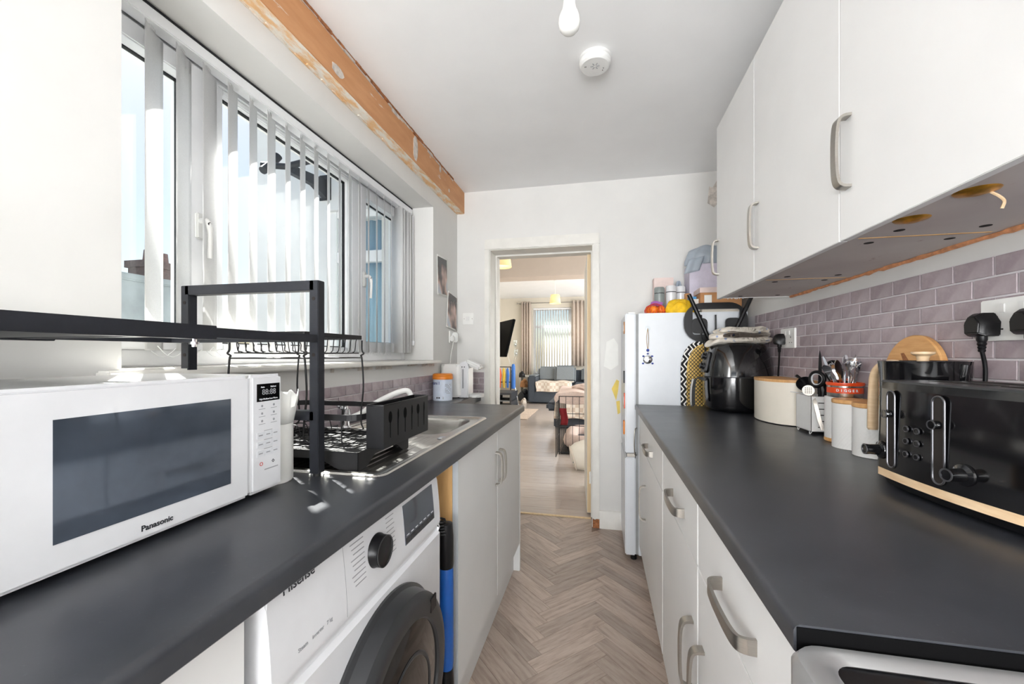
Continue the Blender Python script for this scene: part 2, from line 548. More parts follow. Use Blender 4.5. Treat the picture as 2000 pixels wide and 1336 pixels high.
# ================================================================== STRUCTURE
XL, XR, YB, YL, YR, ZC, W = -1.038, .84, 2.912, 3.2, -3.2, 2.407, .917
XO = -1.40                                     # outer face of the kitchen's left wall
WY0, WY1, WZ0, WZ1 = .71, 2.46, 1.146, 2.147   # window opening
DX0, DX1, DZ = -.78, -.047, 1.965              # doorway
THY = 3.05                                     # threshold line between the two floors

# --- left wall with the window opening
b = MB()
b.box(XO, XL, YR, WY0, -.02, 2.75); b.box(XO, XL, WY1, YB, -.02, 2.75)
b.box(XO, XL, WY0, WY1, -.02, WZ0); b.box(XO, XL, WY0, WY1, WZ1, 2.75)
wall_left = struct(b.build('wall_left', 'wall', smooth=False))
# --- wall with the doorway
b = MB()
b.box(XO, DX0 - .03, YB, YL, -.02, 2.9); b.box(DX1 + .03, 2.5, YB, YL, -.02, 2.9)
b.box(DX0 - .03, DX1 + .03, YB, YL, DZ + .03, 2.9)
wall_back = struct(b.build('wall_back', 'wall', smooth=False))
wall_right = struct(Bx(XR, XR + .3, YR, YB, -.02, 2.6).build('wall_right', 'wall', smooth=False))
# --- wall behind the camera with an opening added to let light in
b = MB()
b.box(XO, -.7, YR - .2, YR, -.02, 2.6); b.box(.7, XR + .3, YR - .2, YR, -.02, 2.6); b.box(-.7, .7, YR - .2, YR, 2.12, 2.6)
struct(b.build('wall_rear', 'wall', smooth=False))
struct(Bx(XL - .001, XR + .001, YR, YB + .001, ZC, ZC + .1).build('ceiling', 'ceiling', smooth=False))

# --- kitchen floor: herringbone planks
floor = struct(Bx(XL, XR, YR, THY, -.02, -.0015).build('floor', 'underfloor', smooth=False))
PLL, PLW, GAP = .36, .072, .0006
HX = .03 + PLL * math.cos(PI / 4)
full_mesh = {}
def plank_mesh(poly, name):
    m_ = MB(); m_.prism(poly, -.0015, .0, 'z')
    me = bpy.data.meshes.new(name); bmesh.ops.recalc_face_normals(m_.bm, faces=m_.bm.faces[:]); m_.bm.to_mesh(me); m_.bm.free()
    me.materials.append(M['plank']); return me
full = plank_mesh([(GAP, GAP), (PLL - GAP, GAP), (PLL - GAP, PLW - GAP), (GAP, PLW - GAP)], 'plank')
n_ = int(PLL / PLW + .5)
c45 = math.cos(PI / 4)
def place_plank(px, py, vert):
    # herringbone frame (px,py) -> world: the zig-zag columns run along +Y
    ang = PI / 4 + (PI / 2 if vert else 0)
    ox = (px - py) * c45 + HX; oy = (px + py) * c45
    if vert: ox, oy = ((px + PLW) - py) * c45 + HX, ((px + PLW) + py) * c45
    rot = Matrix.Rotation(ang, 2)
    loc = [(0, 0), (PLL, 0), (PLL, PLW), (0, PLW)]
    wp = [(ox + rot[0][0] * a + rot[0][1] * b_, oy + rot[1][0] * a + rot[1][1] * b_) for a, b_ in loc]
    x0, x1 = min(p[0] for p in wp), max(p[0] for p in wp); y0, y1 = min(p[1] for p in wp), max(p[1] for p in wp)
    if x1 < -.62 or x0 > .40 or y1 < .35 or y0 > THY - .02: return
    if y1 > YB and (x0 < DX0 + .03 or x1 > DX1 - .03):
        lx0, lx1 = DX0 + .002, DX1 - .002
    else: lx0 = lx1 = None
    if y1 <= YB or (lx0 is None and y1 < THY - .003):
        me = full
    else:
        pl = [(a + GAP * (1 if a == 0 else -1), b_ + GAP * (1 if b_ == 0 else -1)) for a, b_ in loc]
        q = [(ox + rot[0][0] * a + rot[0][1] * b_, oy + rot[1][0] * a + rot[1][1] * b_) for a, b_ in pl]
        q = clip(q, 1, THY - .002)
        if lx0 is not None:
            if (x0 + x1) / 2 < DX0 or (x0 + x1) / 2 > DX1: q = clip(q, 1, YB - .001)
            else: q = clip(clip(q, 0, lx0, False), 0, lx1, True) if len(q) > 2 else q
        if len(q) < 3: return
        inv = Matrix.Rotation(-ang, 2)
        q = [(inv[0][0] * (a - ox) + inv[0][1] * (b_ - oy), inv[1][0] * (a - ox) + inv[1][1] * (b_ - oy)) for a, b_ in q]
        me = plank_mesh(q, 'plank')
    o = bpy.data.objects.new('plank', me); COL.objects.link(o); o.parent = floor
    o.location = (ox, oy, 0); o.rotation_euler = (0, 0, ang)
for col_ in range(-4, 5):
    for k in range(-60, 90):
        place_plank(k * PLW + col_ * 2 * PLL, k * PLW, False)
        place_plank(k * PLW + PLL + col_ * 2 * PLL, (k + 1) * PLW - PLL, True)

# --- living room floor: wide pale boards across the view
lfloor = struct(Bx(-2.7, 2.3, THY, 11.4, -.02, -.0012).build('floor', 'laminate', smooth=False))
lb = MB(); lb.box(.0012, 1.2 - .0012, .0012, .2 - .0012, -.0012, .0003)
lb = lb.build('plank', 'laminate', lfloor, smooth=False)
first = True
for r_ in range(19):
    for k in range(-2, 2):
        x = k * 1.2 + (.37 * r_) % 1.2 - .3
        y = 3.2 + r_ * .2
        o = lb if first else lb.copy()
        if not first: COL.objects.link(o)
        first = False
        o.location = (x, y, 0)
thr = struct(Bx(DX0 + .012, DX1 - .012, THY - .008, THY + .014, -.001, .007, bev=.002).build('trim_1', 'pine'))
struct(Bx(DX0 + .012, DX1 - .012, THY + .014, 3.2, -.002, .0003).build('trim_2', 'laminate'))

# --- doorway lining and architrave
b = MB()
b.box(DX0 - .03, DX0, YB - .001, YL + .001, 0, DZ + .03); b.box(DX1, DX1 + .03, YB - .001, YL + .001, 0, DZ + .03)
b.box(DX0, DX1, YB - .001, YL + .001, DZ, DZ + .03)
b.box(DX0, DX0 + .012, 3.06, 3.12, .008, DZ - .012); b.box(DX1 - .012, DX1, 3.06, 3.12, .008, DZ - .012); b.box(DX0, DX1, 3.06, 3.12, DZ - .012, DZ)
struct(b.build('trim_3', 'trim', smooth=False))
ar = MB()
ar.box(DX0 - .042, DX0 - .004, YB - .018, YB, .0, DZ + .004, bev=.004); ar.box(DX1 + .004, DX1 + .05, YB - .018, YB, .06, DZ + .004, bev=.004)
ar.box(DX0 - .042, DX1 + .05, YB - .018, YB, DZ + .004, DZ + .08, bev=.004)
trim4 = struct(ar.build('trim_4', 'trim'))
lab(MB().prism([(DX1 + .004, .0), (DX1 + .05, .0), (DX1 + .05, .055), (DX1 + .034, .07), (DX1 + .02, .05), (DX1 + .004, .062)], YB - .016, YB - .001, 'y').build('bare_wood', 'brownedge', trim4), 'broken bare wood at foot of architrave')
# --- open door leaf
dl = MB(T(DX1 - .002, 3.135, .012) @ RZ(3.6))
dl.box(-.04, -.0, .0, .68, 0, DZ - .02, bev=.001)
door = struct(dl.build('door_1', 'trim'))
lab(MB(T(DX1 - .002, 3.135, .012) @ RZ(3.6)).box(-.038, -.002, -.0012, .0, .002, DZ - .022).build('door_edge', 'pine', door), 'bare pine door edge')
MB(T(DX1 - .002, 3.135, .012) @ RZ(3.6)).box(-.022, -.004, -.0022, -.001, .22, .31).build('hinge', 'steel', door)
# --- skirting
struct(MB().prism([(YB, 0), (YB - .02, 0), (YB - .02, .1), (YB - .012, .118), (YB, .122)], DX1 + .05, .84, 'x').build('baseboard_back', 'trim'))

MB().prism([(.70, 2.20), (.74, 2.17), (.79, 2.22), (.80, 2.33), (.76, 2.35), (.73, 2.30), (.71, 2.31)], YB - .0012, YB - .0002, 'y').build('flaked_paint', 'plaster', wall_back)
# --- casing along the top of the left wall
bm_ = MB().box(XL, -.981, YR, YB, 2.2505, ZC, bev=.002)
casing = struct(bm_.build('trim_5', 'casing'))
lab(MB().box(XL, -.983, YR, YB - .002, 2.2485, 2.2505).build('casing_underside', 'casing_under', casing), 'plaster-smeared underside')
def ragged(y0, y1, n, amp, base, hgt, seed):
    r2 = random.Random(seed); pts = []
    for i in range(n + 1): pts.append((y0 + (y1 - y0) * i / n, base - hgt - amp * r2.random() ** 2 * 2))
    return [(y0, base)] + pts + [(y1, base)]
for seed, m_, base, hgt, amp, t_ in ((3, 'plaster', ZC, .005, .012, .003), (5, 'brownedge', ZC, .002, .006, .006)):
    pl = ragged(YR + .1, YB - .25, 150, amp, base, hgt, seed)
    g = MB()
    for i in range(1, len(pl) - 2):
        a, c_ = pl[i], pl[i + 1]
        g.box(-.981, -.981 + t_ * (.6 + .8 * rnd.random()), a[0], c_[0], min(a[1], c_[1]), base)
    lab(g.build('torn_edge', m_, casing, smooth=False), 'torn %s along ceiling edge' % ('filler' if m_ == 'plaster' else 'brown paper'))
g = MB()
r2 = random.Random(11)
yy = YR + .1
while yy < YB - .1:
    L_ = .02 + .05 * r2.random(); g.box(XL, XL + .004 + .012 * r2.random() ** 2, yy, yy + L_, 2.2445, 2.2490, bev=.001, seg=1); yy += L_
lab(g.build('plaster_crust', 'casing_under', casing), 'crust of filler along lower edge')
for (y0, y1, z0, z1) in ((2.05, 2.11, 2.256, 2.40), (2.42, 2.45, 2.35, 2.40), (2.58, 2.60, 2.285, 2.31), (1.36, 1.44, 2.27, 2.31)):
    rr_ = random.Random(int(y0 * 100)); n = 10
    poly = [(y0 + (y1 - y0) * (.5 + (.42 + .12 * rr_.random()) * math.cos(2 * PI * i / n)), z0 + (z1 - z0) * (.5 + (.46 + .08 * rr_.random()) * math.sin(2 * PI * i / n))) for i in range(n)]
    MB().prism(poly, -.981, -.9795, 'x').build('filler_patch', 'plaster', casing)

# --- window sill, wall patch below it
sill = struct(MB().box(-1.29, -1.012, WY0 + .002, WY1 - .002, WZ0 + .001, WZ0 + .02, bev=.004).box(XL, -1.0, WY0 - .05, WY1 + .05, WZ0 + .001, WZ0 + .02, bev=.004).build('trim_6', 'trim'))
g = MB(); r2 = random.Random(5); yy = 1.2
while yy < WY1:
    L_ = .02 + .08 * r2.random()
    if r2.random() < .6: g.box(XL, XL + .0015, yy, yy + L_, WZ0 - .006 - .012 * r2.random(), WZ0 - .001)
    yy += L_
lab(g.build('chipped_paint', 'plaster', sill, smooth=False), 'chipped paint under the sill')

# --- tiles (sticker bricks) as pieces of the walls
tile_me = {}
def tile_piece(parent, name, dims, loc):
    key = tuple(round(k, 4) for k in dims)
    if key not in tile_me:
        m_ = MB().box(-dims[0] / 2, dims[0] / 2, -dims[1] / 2, dims[1] / 2, -dims[2] / 2, dims[2] / 2, bev=.0012, seg=1)
        me = bpy.data.meshes.new('tile'); m_.bm.to_mesh(me); m_.bm.free(); me.materials.append(M['tile']); tile_me[key] = me
    o = bpy.data.objects.new('tile', tile_me[key]); COL.objects.link(o); o.parent = parent; o.location = loc
TPX, TPZ, GR = .1032, .0449, .0042
def tile_wall_x(parent, xs, sgn, y0, y1, ztop, zbot, phase, px, pz):
    rows = int(math.ceil((ztop - zbot) / pz - 1e-4))
    for r_ in range(rows):
        z1 = ztop - r_ * pz; z0 = max(z1 - pz, zbot)
        k = math.floor((y0 - phase) / px) - 1
        while True:
            a = phase + k * px + (px / 2 if r_ % 2 else 0); k += 1
            if a > y1: break
            a0, a1 = max(a, y0), min(a + px, y1)
            if a1 - a0 < .012 or z1 - z0 < .012: continue
            tile_piece(parent, 'tile', (.004, a1 - a0 - GR, z1 - z0 - GR), (xs + sgn * .002, (a0 + a1) / 2, (z0 + z1) / 2))
struct(wall_right)
gr = Bx(XR - .0022, XR, .2, YB, W, 1.4145).build('grout', 'grout', wall_right, smooth=False)
tile_wall_x(wall_right, XR - .0015, -1, .2, 2.47, 1.4145, W, 1.082, TPX, TPZ)
Bx(XL, XL + .0022, .75, YB, W, 1.073).build('grout', 'grout', wall_left, smooth=False)
tile_wall_x(wall_left, XL + .0015, 1, .8, YB, 1.073, W, 1.027, .1, .0443)
Bx(XL + .004, DX0 - .044, YB - .0022, YB, W, 1.073).build('grout', 'grout', wall_back, smooth=False)
for r_ in range(4):
    z1 = 1.073 - r_ * .0443; z0 = max(z1 - .0443, W)
    edges = [-1.03, -.955, -.828] if r_ % 2 == 0 else [-1.03, -.968, -.868, -.828]
    for a, c_ in zip(edges, edges[1:]):
        tile_piece(wall_back, 'tile', (c_ - a - GR, .004, z1 - z0 - GR), ((a + c_) / 2, YB - .0035, (z0 + z1) / 2))

# --- kitchen window: frame, sashes, panes
win = struct(bpy.data.objects.new('window_1', None)); COL.objects.link(win); win.location = (-1.27, 1.585, WZ0)
FX0, FX1 = -1.30, -1.235
zb, zt = WZ0 + .021, WZ1 - .002
def frame(x0, x1, y0, y1, z0, z1, t, name, parent, bev=.004, m_='upvc'):
    g = MB()
    g.box(x0, x1, y0, y0 + t, z0, z1, bev=bev); g.box(x0, x1, y1 - t, y1, z0, z1, bev=bev)
    g.box(x0, x1, y0 + t * .9, y1 - t * .9, z0, z0 + t, bev=bev); g.box(x0, x1, y0 + t * .9, y1 - t * .9, z1 - t, z1, bev=bev)
    return g.build(name, m_, parent)
frame(FX0, FX1, WY0 + .002, WY1 - .002, zb, zt, .05, 'window_frame', win)
for y in (1.10, 1.905):
    Bx(FX0, FX1, y - .03, y + .03, zb + .045, zt - .045, bev=.004).build('mullion', 'upvc', win)
for (y0, y1, opened) in ((WY0 + .05, 1.072, True), (1.128, 1.877, False), (1.933, WY1 - .05, True)):
    t_ = .055 if opened else .022
    sx0, sx1 = (FX0 + .004, FX1 + .014) if opened else (FX0 + .012, FX1 - .006)
    sash = frame(sx0, sx1, y0, y1, zb + .048, zt - .048, t_, 'sash', win)
    frame(-1.275, -1.262, y0 + t_ * .96, y1 - t_ * .96, zb + .048 + t_ * .96, zt - .048 - t_ * .96, .006, 'gasket', sash, 0, 'softblack')
    Bx(-1.272, -1.266, y0 + t_, y1 - t_, zb + .048 + t_, zt - .048 - t_).build('pane', 'glass', sash, smooth=False)
    if opened:
        hy = y1 - .028 if y0 < 1 else y0 + .028
        h_ = MB()
        h_.box(sx1, sx1 + .012, hy - .013, hy + .013, 1.56, 1.64, bev=.004)
        h_.tube(smooth_path([(sx1 + .012, hy, 1.615), (sx1 + .034, hy, 1.612), (sx1 + .042, hy + .004, 1.58), (sx1 + .036, hy + .008, 1.50)], 5), [.009] * 10 + [.007] * 6, 10)
        hd = h_.build('window_handle', 'white', sash)
        MB(T(sx1 + .0435, hy, 1.603) @ TOX).cyl(.006, 0, .003, 14).build('lock_button', 'softblack', hd)

# --- vertical blind
bl = thing('vertical_blind', 'white vertical blind with narrow turned slats across kitchen window', 'blind', (-1.2, 1.585, WZ0 + .02))
Bx(-1.222, -1.178, WY0 + .006, WY1 - .006, WZ1 - .046, WZ1 - .004, bev=.003).build('headrail', 'upvc', bl)
Bx(-1.1785, -1.1765, WY0 + .01, WY1 - .01, WZ1 - .012, WZ1 - .0045).build('rail_gap_shade', 'softblack', bl)  # black strip painted in for the shade between rail and soffit
SZ0, SZ1 = 1.212, 2.092
def slat_mesh():
    g = MB()
    def fn(u, v):
        x = (u - .5) * .089
        return (x, .004 * math.cos(PI * (u - .5)) - .004, SZ0 + (SZ1 - SZ0) * v)
    g.grid(fn, 6, 1)
    g.box(-.012, .012, -.002, .002, SZ1, SZ1 + .014)
    return g
slat0 = slat_mesh().build('slat', 'slat', None, solid=.0007)
slat0.parent = bl; slat0.location = Vector((0, 0, 0)) - bl.location
ys = [.735] + [.895 + .0825 * i for i in range(17)] + [2.285, 2.325, 2.365, 2.4]
sl = []
for i, y in enumerate(ys):
    o = slat0 if i == 0 else slat0.copy()
    if i: COL.objects.link(o); o.parent = bl
    ang = 117 + rnd.uniform(-2.5, 2.5) if i < 18 else 160 + rnd.uniform(-6, 6)
    o.location = Vector((-1.2, y, 0)) - bl.location
    o.rotation_euler = (0, 0, R(ang))
    sl.append((y, R(ang)))
for side in (.018, -.018):
    for (a, c_) in zip(sl[1:17], sl[2:18]):
        p0 = Vector((-1.2 + side, a[0], SZ0 + .012)); p1 = Vector((-1.2 + side, c_[0], SZ0 + .012))
        pts = [p0.lerp(p1, t / 6) - Vector((0, 0, .03 * math.sin(PI * t / 6))) for t in range(7)]
        MB().tube(pts, .0011, 5).build('bead_chain', 'upvc', bl)
MB().tube([(-1.165, 2.43, 2.09), (-1.165, 2.435, 1.28)], .003, 6).box(-1.172, -1.158, 2.425, 2.445, 1.26, 1.29, bev=.003).build('pull_cord', 'upvc', bl)

# --- light switch on the end wall
s_ = thing('fused_switch', 'small square white wall switch with tiny red mark beside doorway', 'switch', (-.95, YB, 1.42))
Bx(-.992, -.906, YB - .009, YB - .0005, 1.424, 1.51, bev=.003).build('face_plate', 'socket', s_)
Bx(-.968, -.938, YB - .0125, YB - .008, 1.45, 1.484, bev=.002).build('rocker', 'white', s_)
for x in (-.98, -.918): MB(T(x, YB - .009, 1.467) @ TONY).cyl(.003, 0, .001, 10).build('screw', 'nickel', s_)

# ------------------------------------------------------------------ outside the window
struct(Bx(-9, XO, -5, YB, -.05, -.02).build('ground', 'yard', smooth=False))
b = MB()
HX0, HW0, HW1, HZ0, HZ1 = -2.83, -2.14, -1.44, .85, 2.36
b.box(HX0, HW0, YB, YL, -.05, 6.2); b.box(HW1, XO, YB, YL, -.05, 6.2); b.box(HW0, HW1, YB, YL, HZ1, 6.2); b.box(HW0, HW1, YB, YL, -.05, HZ0)
b.box(HX0 - .2, -2.801, YL, 11.4, -.05, 6.2)
struct(b.build('wall_outside', 'render', smooth=False))
w2 = struct(bpy.data.objects.new('window_2', None)); COL.objects.link(w2); w2.location = (-1.79, YB, HZ0)
g = MB()
yy0, yy1 = YB + .03, YB + .09
for x0, x1, z0, z1 in ((HW0, HW0 + .07, HZ0, HZ1), (HW1 - .07, HW1, HZ0, HZ1), (HW0 + .07, HW1 - .07, HZ0, HZ0 + .07), (HW0 + .07, HW1 - .07, HZ1 - .06, HZ1), (HW0 + .07, HW1 - .07, 1.94, 2.03)):
    g.box(x0, x1, yy0, yy1, z0, z1, bev=.005)
g.build('window_frame', 'upvc', w2)
for z0, z1 in ((HZ0 + .07, 1.94), (2.03, HZ1 - .06)):
    Bx(HW0 + .07, HW1 - .07, yy0 + .025, yy0 + .032, z0, z1).build('pane', 'glass', w2, smooth=False)
Bx(HW0 - .03, HW1 + .03, YB - .05, YB + .03, HZ0 - .05, HZ0, bev=.005).build('outer_sill', 'upvc', w2)
MB().grid(lambda u, v: (HW0 + .02 + (HW1 - HW0 - .04) * u, YB + .16 + .012 * math.sin(u * 70), HZ0 + .05 + (HZ1 - HZ0 - .1) * v), 80, 1).build('curtain', 'bluecurtain', w2, solid=.002)
br = thing('wall_bracket', 'dark grey steel bracket on white outside wall', 'bracket', (-2.15, YB, 2.55))
Bx(-2.2, -2.1, YB - .012, YB - .001, 2.44, 2.64).build('base_plate', 'blackmetal', br)
for x in (-2.185, -2.115):
    for z in (2.465, 2.615): MB(T(x, YB - .012, z) @ TONY).cyl(.008, 0, .006, 8).build('bolt', 'nickel', br)
MB().prism([(YB - .012, 2.45), (YB - .012, 2.6), (2.5, 2.545), (2.5, 2.49), (2.75, 2.5)], -2.17, -2.13, 'x').build('arm', 'blackmetal', br)
MB().tube([(-2.36, 2.5, 2.56), (-2.16, 2.5, 2.53), (-1.96, 2.5, 2.555)], .022, 10).build('cross_bar', 'blackmetal', br)
MB(T(-2.3, 2.5, 2.55)).tube([(0, -.06, -.06), (0, 0, 0), (.03, .05, .09)], .028, 10).build('clamp', 'blackmetal', br)
bw = thing('boundary_wall', 'grey rendered yard boundary wall outside kitchen window', 'wall', (-3.35, 1, -.05))
Bx(-3.45, -3.22, -5, 2.85, -.05, 1.72).build('wall_body', 'fence', bw, smooth=False)
Bx(-3.48, -3.19, -5, 2.85, 1.72, 1.77, bev=.01).build('coping', 'fence', bw)
ch = thing('chimney_stack', 'distant brick chimney stack showing above the boundary wall', 'chimney', (-13.1, 9.9, 0))
Bx(-13.5, -12.7, 9.4, 10.4, 0, 3.75).build('stack', 'brick', ch, smooth=False)
Bx(-13.56, -12.64, 9.34, 10.46, 3.75, 3.95).build('cap', 'brick', ch, smooth=False)
for y in (9.65, 10.1): MB(T(-13.1, y, 3.95)).cyl(.13, 0, .35, 12, .1).build('chimney_pot', 'brick', ch)

# ================================================================== LEFT RUN
def dhandle(parent, mtx, L=.14, proud=.03, wd=.019):
    """bow handle: local z along its length, local x away from the door, y across"""
    pts = [(0, 0, -L / 2), (proud * .55, 0, -L / 2 + .002), (proud * .85, 0, -L / 2 + .012), (proud, 0, 0), (proud * .85, 0, L / 2 - .012), (proud * .55, 0, L / 2 - .002), (0, 0, L / 2)]
    pts = smooth_path([pts[0], pts[1], pts[2], (proud * .97, 0, -L / 4), pts[3], (proud * .97, 0, L / 4), pts[4], pts[5], pts[6]], 3)
    g = MB(mtx)
    rings = []
    n = len(pts)
    for i, p in enumerate(pts):
        a, b_ = pts[max(i - 1, 0)], pts[min(i + 1, n - 1)]
        t = (b_ - a).normalized(); nn = Vector((t.z, 0, -t.x))
        wdt = wd * (.5 + .12 * abs(i / (n - 1) - .5) * 2)
        rings.append(g.verts([p + nn * .003 + Vector((0, wdt, 0)), p + nn * .003 - Vector((0, wdt, 0)), p - nn * .003 - Vector((0, wdt, 0)), p - nn * .003 + Vector((0, wdt, 0))]))
    for A, B in zip(rings, rings[1:]):
        for k in range(4): g.face([A[k], A[(k + 1) % 4], B[(k + 1) % 4], B[k]])
    g.face(rings[0][::-1]); g.face(rings[-1])
    return g.build('handle', 'nickel', parent, angle=50)

# --- worktop with the sink cut-out
WB = W - .034
SX0, SX1, SY0, SY1 = -.972, -.5, .869, 1.763
b = MB()
def wt_seg(g, x0, x1, y0, y1):
    g.box(x0, x1, y0, y1, WB, W)
XF = -.41
wt_seg(b, XL + .001, SX0, YR + .01, 2.268); wt_seg(b, SX0, SX1, YR + .01, SY0); wt_seg(b, SX0, SX1, SY1, 2.268)
prof = [(SX1, WB), (XF - .003, WB), (XF, WB + .003)] + [(XF - .012 + .012 * math.cos(R(a)), W - .012 + .012 * math.sin(R(a))) for a in range(0, 91, 15)] + [(SX1, W)]
b.prism(prof, YR + .01, 2.268, 'y')
tag(b.build('worktop', 'worktop', angle=30), 'dark slate laminate worktop carrying the microwave and steel sink', 'worktop')
b = MB().prism([(XL + .001, WB - .02), (-.852, WB - .02), (-.85, W - .01), (-.858, W), (XL + .001, W)], 2.27, YB - .005, 'y')
tag(b.build('worktop', 'worktop', angle=30), 'narrow dark worktop strip running to end wall under formula machine', 'worktop')

# --- inset sink
X0, X1, Y0, Y1 = -.986, -.487, .856, 1.776
def sd_rr(x, y, x0, x1, y0, y1, r):
    cx, cy = (x0 + x1) / 2, (y0 + y1) / 2
    qx, qy = abs(x - cx) - (x1 - x0) / 2 + r, abs(y - cy) - (y1 - y0) / 2 + r
    return math.hypot(max(qx, 0), max(qy, 0)) + min(max(qx, qy), 0) - r
def sst(a, b_, x):
    t = min(1, max(0, (x - a) / (b_ - a))); return t * t * (3 - 2 * t)
def sink_pt(u, v):
    x = X0 + (X1 - X0) * u; y = Y0 + (Y1 - Y0) * v
    rc = .03
    cx = min(max(x, X0 + rc), X1 - rc); cy = min(max(y, Y0 + rc), Y1 - rc)
    dx, dy = x - cx, y - cy; L_ = math.hypot(dx, dy)
    if L_ > rc: x, y = cx + dx / L_ * rc, cy + dy / L_ * rc
    d = -sd_rr(x, y, X0, X1, Y0, Y1, rc)
    z = W + .0008 + .0042 * sst(0, .004, d) - .0065 * sst(.02, .028, d)
    if y < 1.34 and d > .03:
        g_ = .5 + .5 * math.cos((x + .74) / .024 * 2 * PI)
        m_ = sst(.03, .06, d) * sst(1.34, 1.30, y) if y < 1.34 else 0
        z += .0022 * g_ * m_ * sst(-.94, -.92, x) * sst(-.54, -.56, x)
    db = -sd_rr(x, y, -.945, -.545, 1.375, 1.735, .07)
    z -= .15 * sst(-.004, .035, db) ** .8 if db > -.004 else 0
    return (x, y, z)
sk = thing('kitchen_sink', 'stainless steel inset sink with ribbed drainer under the window', 'sink', (-.74, 1.3, W))
MB().grid(sink_pt, 125, 220).build('steel_top', 'steel', sk, angle=80)
MB(T(-.745, 1.555, W - .1545)).lathe([(.0, .0), (.02, .0), (.034, .002), (.04, .0035), (.04, .0)], 24, False).build('waste', 'chrome', sk)
MB(T(-.52, 1.315, W - .0012)).lathe([(0, .003), (.017, .003), (.02, .0015), (.02, -.0004)], 20, False).build('plug_cap', 'chrome', sk)
# --- mixer tap
tp = thing('mixer_tap', 'white and chrome mixer tap with red hot mark behind sink bowl', 'tap', (-.955, 1.40, W))
MB(T(-.955, 1.40, W + .0006)).lathe([(.0, .0), (.026, .0), (.026, .006), (.02, .012), (.019, .045), (.024, .05), (.024, .075), (.0, .078)], 24, False).build('tap_body', 'chrome', tp)
MB().tube(smooth_path([(-.94, 1.41, .955), (-.90, 1.435, .975), (-.85, 1.465, 1.015), (-.79, 1.50, 1.048), (-.755, 1.52, 1.056), (-.742, 1.527, 1.04), (-.74, 1.528, 1.025)], 5), .011, 14).build('spout', 'white', tp)
hnd = MB().tube(smooth_path([(-.955, 1.40, .99), (-.955, 1.39, 1.005), (-.945, 1.36, 1.012), (-.93, 1.335, 1.02)], 4), [.017] * 4 + [.013] * 5 + [.009] * 4, 12).build('lever', 'chrome', tp)
MB(T(-.935, 1.395, .985) @ TOX).cyl(.005, 0, .002, 12).build('hot_mark', 'red', tp)

# --- sink unit
cu = thing('sink_base_cabinet', 'white two-door sink cabinet with bare oak side next to washing machine', 'cabinet', (-.74, 1.73, 0))
cb = MB(); cb.box(XL + .02, -.45, 1.216, 1.232, .0, WB - .001)
cb.build('side_panel', 'chip', cu, smooth=False)
MB().box(XL + .02, -.43, 2.232, 2.25, .0, WB - .001, bev=.001).build('end_panel', 'cab', cu)
Bx(XL + .02, -.45, 1.232, 2.232, .15, .166).build('bottom_panel', 'chip', cu, smooth=False)
Bx(XL + .02, XL + .03, 1.232, 2.232, .166, WB - .2).build('back_panel', 'chip', cu, smooth=False)
Bx(-.475, -.452, 1.232, 2.232, WB - .05, WB - .001).build('top_rail', 'chip', cu, smooth=False)
Bx(-.482, -.466, 1.232, 2.232, .0, .15).build('plinth', 'cab', cu, smooth=False)
for y0, y1, hy in ((1.217, 1.722, 1.693), (1.726, 2.231, 1.758)):
    d = Bx(-.449, -.431, y0, y1, .155, WB - .004, bev=.0012).build('door', 'cab', cu)
    if y0 < 1.3: Bx(-.4492, -.4308, y0 - .0006, y0 + .0002, .156, WB - .005).build('edging', 'cabedge', d, smooth=False)
    dhandle(d, T(-.431, hy, .715), .136)

# --- cabinet left of the washing machine
cc = thing('base_cabinet', 'plain white base cabinet left of washing machine under microwave', 'cabinet', (-.74, -.3, 0))
Bx(XL + .02, -.47, YR + .02, .452, .0, WB - .001).build('carcass', 'cab', cc, smooth=False)
for y0, y1 in ((-.66, -.11), (-.106, .45)):
    d = Bx(-.47, -.452, y0, y1, .15, WB - .006, bev=.001).build('door', 'cab', cc); 
    dhandle(d, T(-.452, y0 + .05 if y0 > -.2 else y1 - .05, .7), .136)

# --- washing machine
wm = thing('washing_machine', 'white front-loading washing machine with charcoal porthole ring', 'washing machine', (-.72, .775, 0))
MY0, MY1 = .475, 1.075
def wmx(z):                                  # profile of the front
    if z > .735: return -.4335 - .0115 * ((z - .735) / .137) ** 1.6
    return -.432
pr_ = [(-1.0, .015), (-1.0, .872), (-.452, .872)] + [(wmx(z), z) for z in (.868, .85, .82, .79, .76, .74)] + [(-.4335, .733), (-.44, .724), (-.4405, .716), (-.432, .708), (-.432, .06), (-.44, .02), (-.45, .015)]
MB().prism(pr_, MY0, MY1, 'y', bev=.006).build('housing', 'whitegloss', wm)
for x in (-.95, -.5):
    for y in (.53, 1.02): MB(T(x, y, 0)).cyl(.02, 0, .0155, 12).build('foot', 'black', wm)
def on_panel(y0, y1, z0, z1, lift, name, m_, parent=wm, n=6):
    g = MB()
    A = [g.verts([(wmx(z0 + (z1 - z0) * i / n) + lift, y0, z0 + (z1 - z0) * i / n), (wmx(z0 + (z1 - z0) * i / n) + lift, y1, z0 + (z1 - z0) * i / n), (wmx(z0 + (z1 - z0) * i / n) - .002, y1, z0 + (z1 - z0) * i / n), (wmx(z0 + (z1 - z0) * i / n) - .002, y0, z0 + (z1 - z0) * i / n)]) for i in range(n + 1)]
    for a, c_ in zip(A, A[1:]):
        for k in range(4): g.face([a[k], a[(k + 1) % 4], c_[(k + 1) % 4], c_[k]])
    g.face(A[0][::-1]); g.face(A[-1])
    return g.build(name, m_, parent)
dp = on_panel(.868, 1.034, .762, .852, .0012, 'display', 'ovenglass')
for i in range(7): on_panel(.871 + i * .0232, .871 + i * .0232 + .0205, .764, .777, .0017, 'touch_key', 'ring', dp, 2)
for i in range(7): on_panel(.875 + i * .0232, .875 + i * .0232 + .013, .7815, .7835, .0016, 'key_print', 'ltprint', dp, 1)
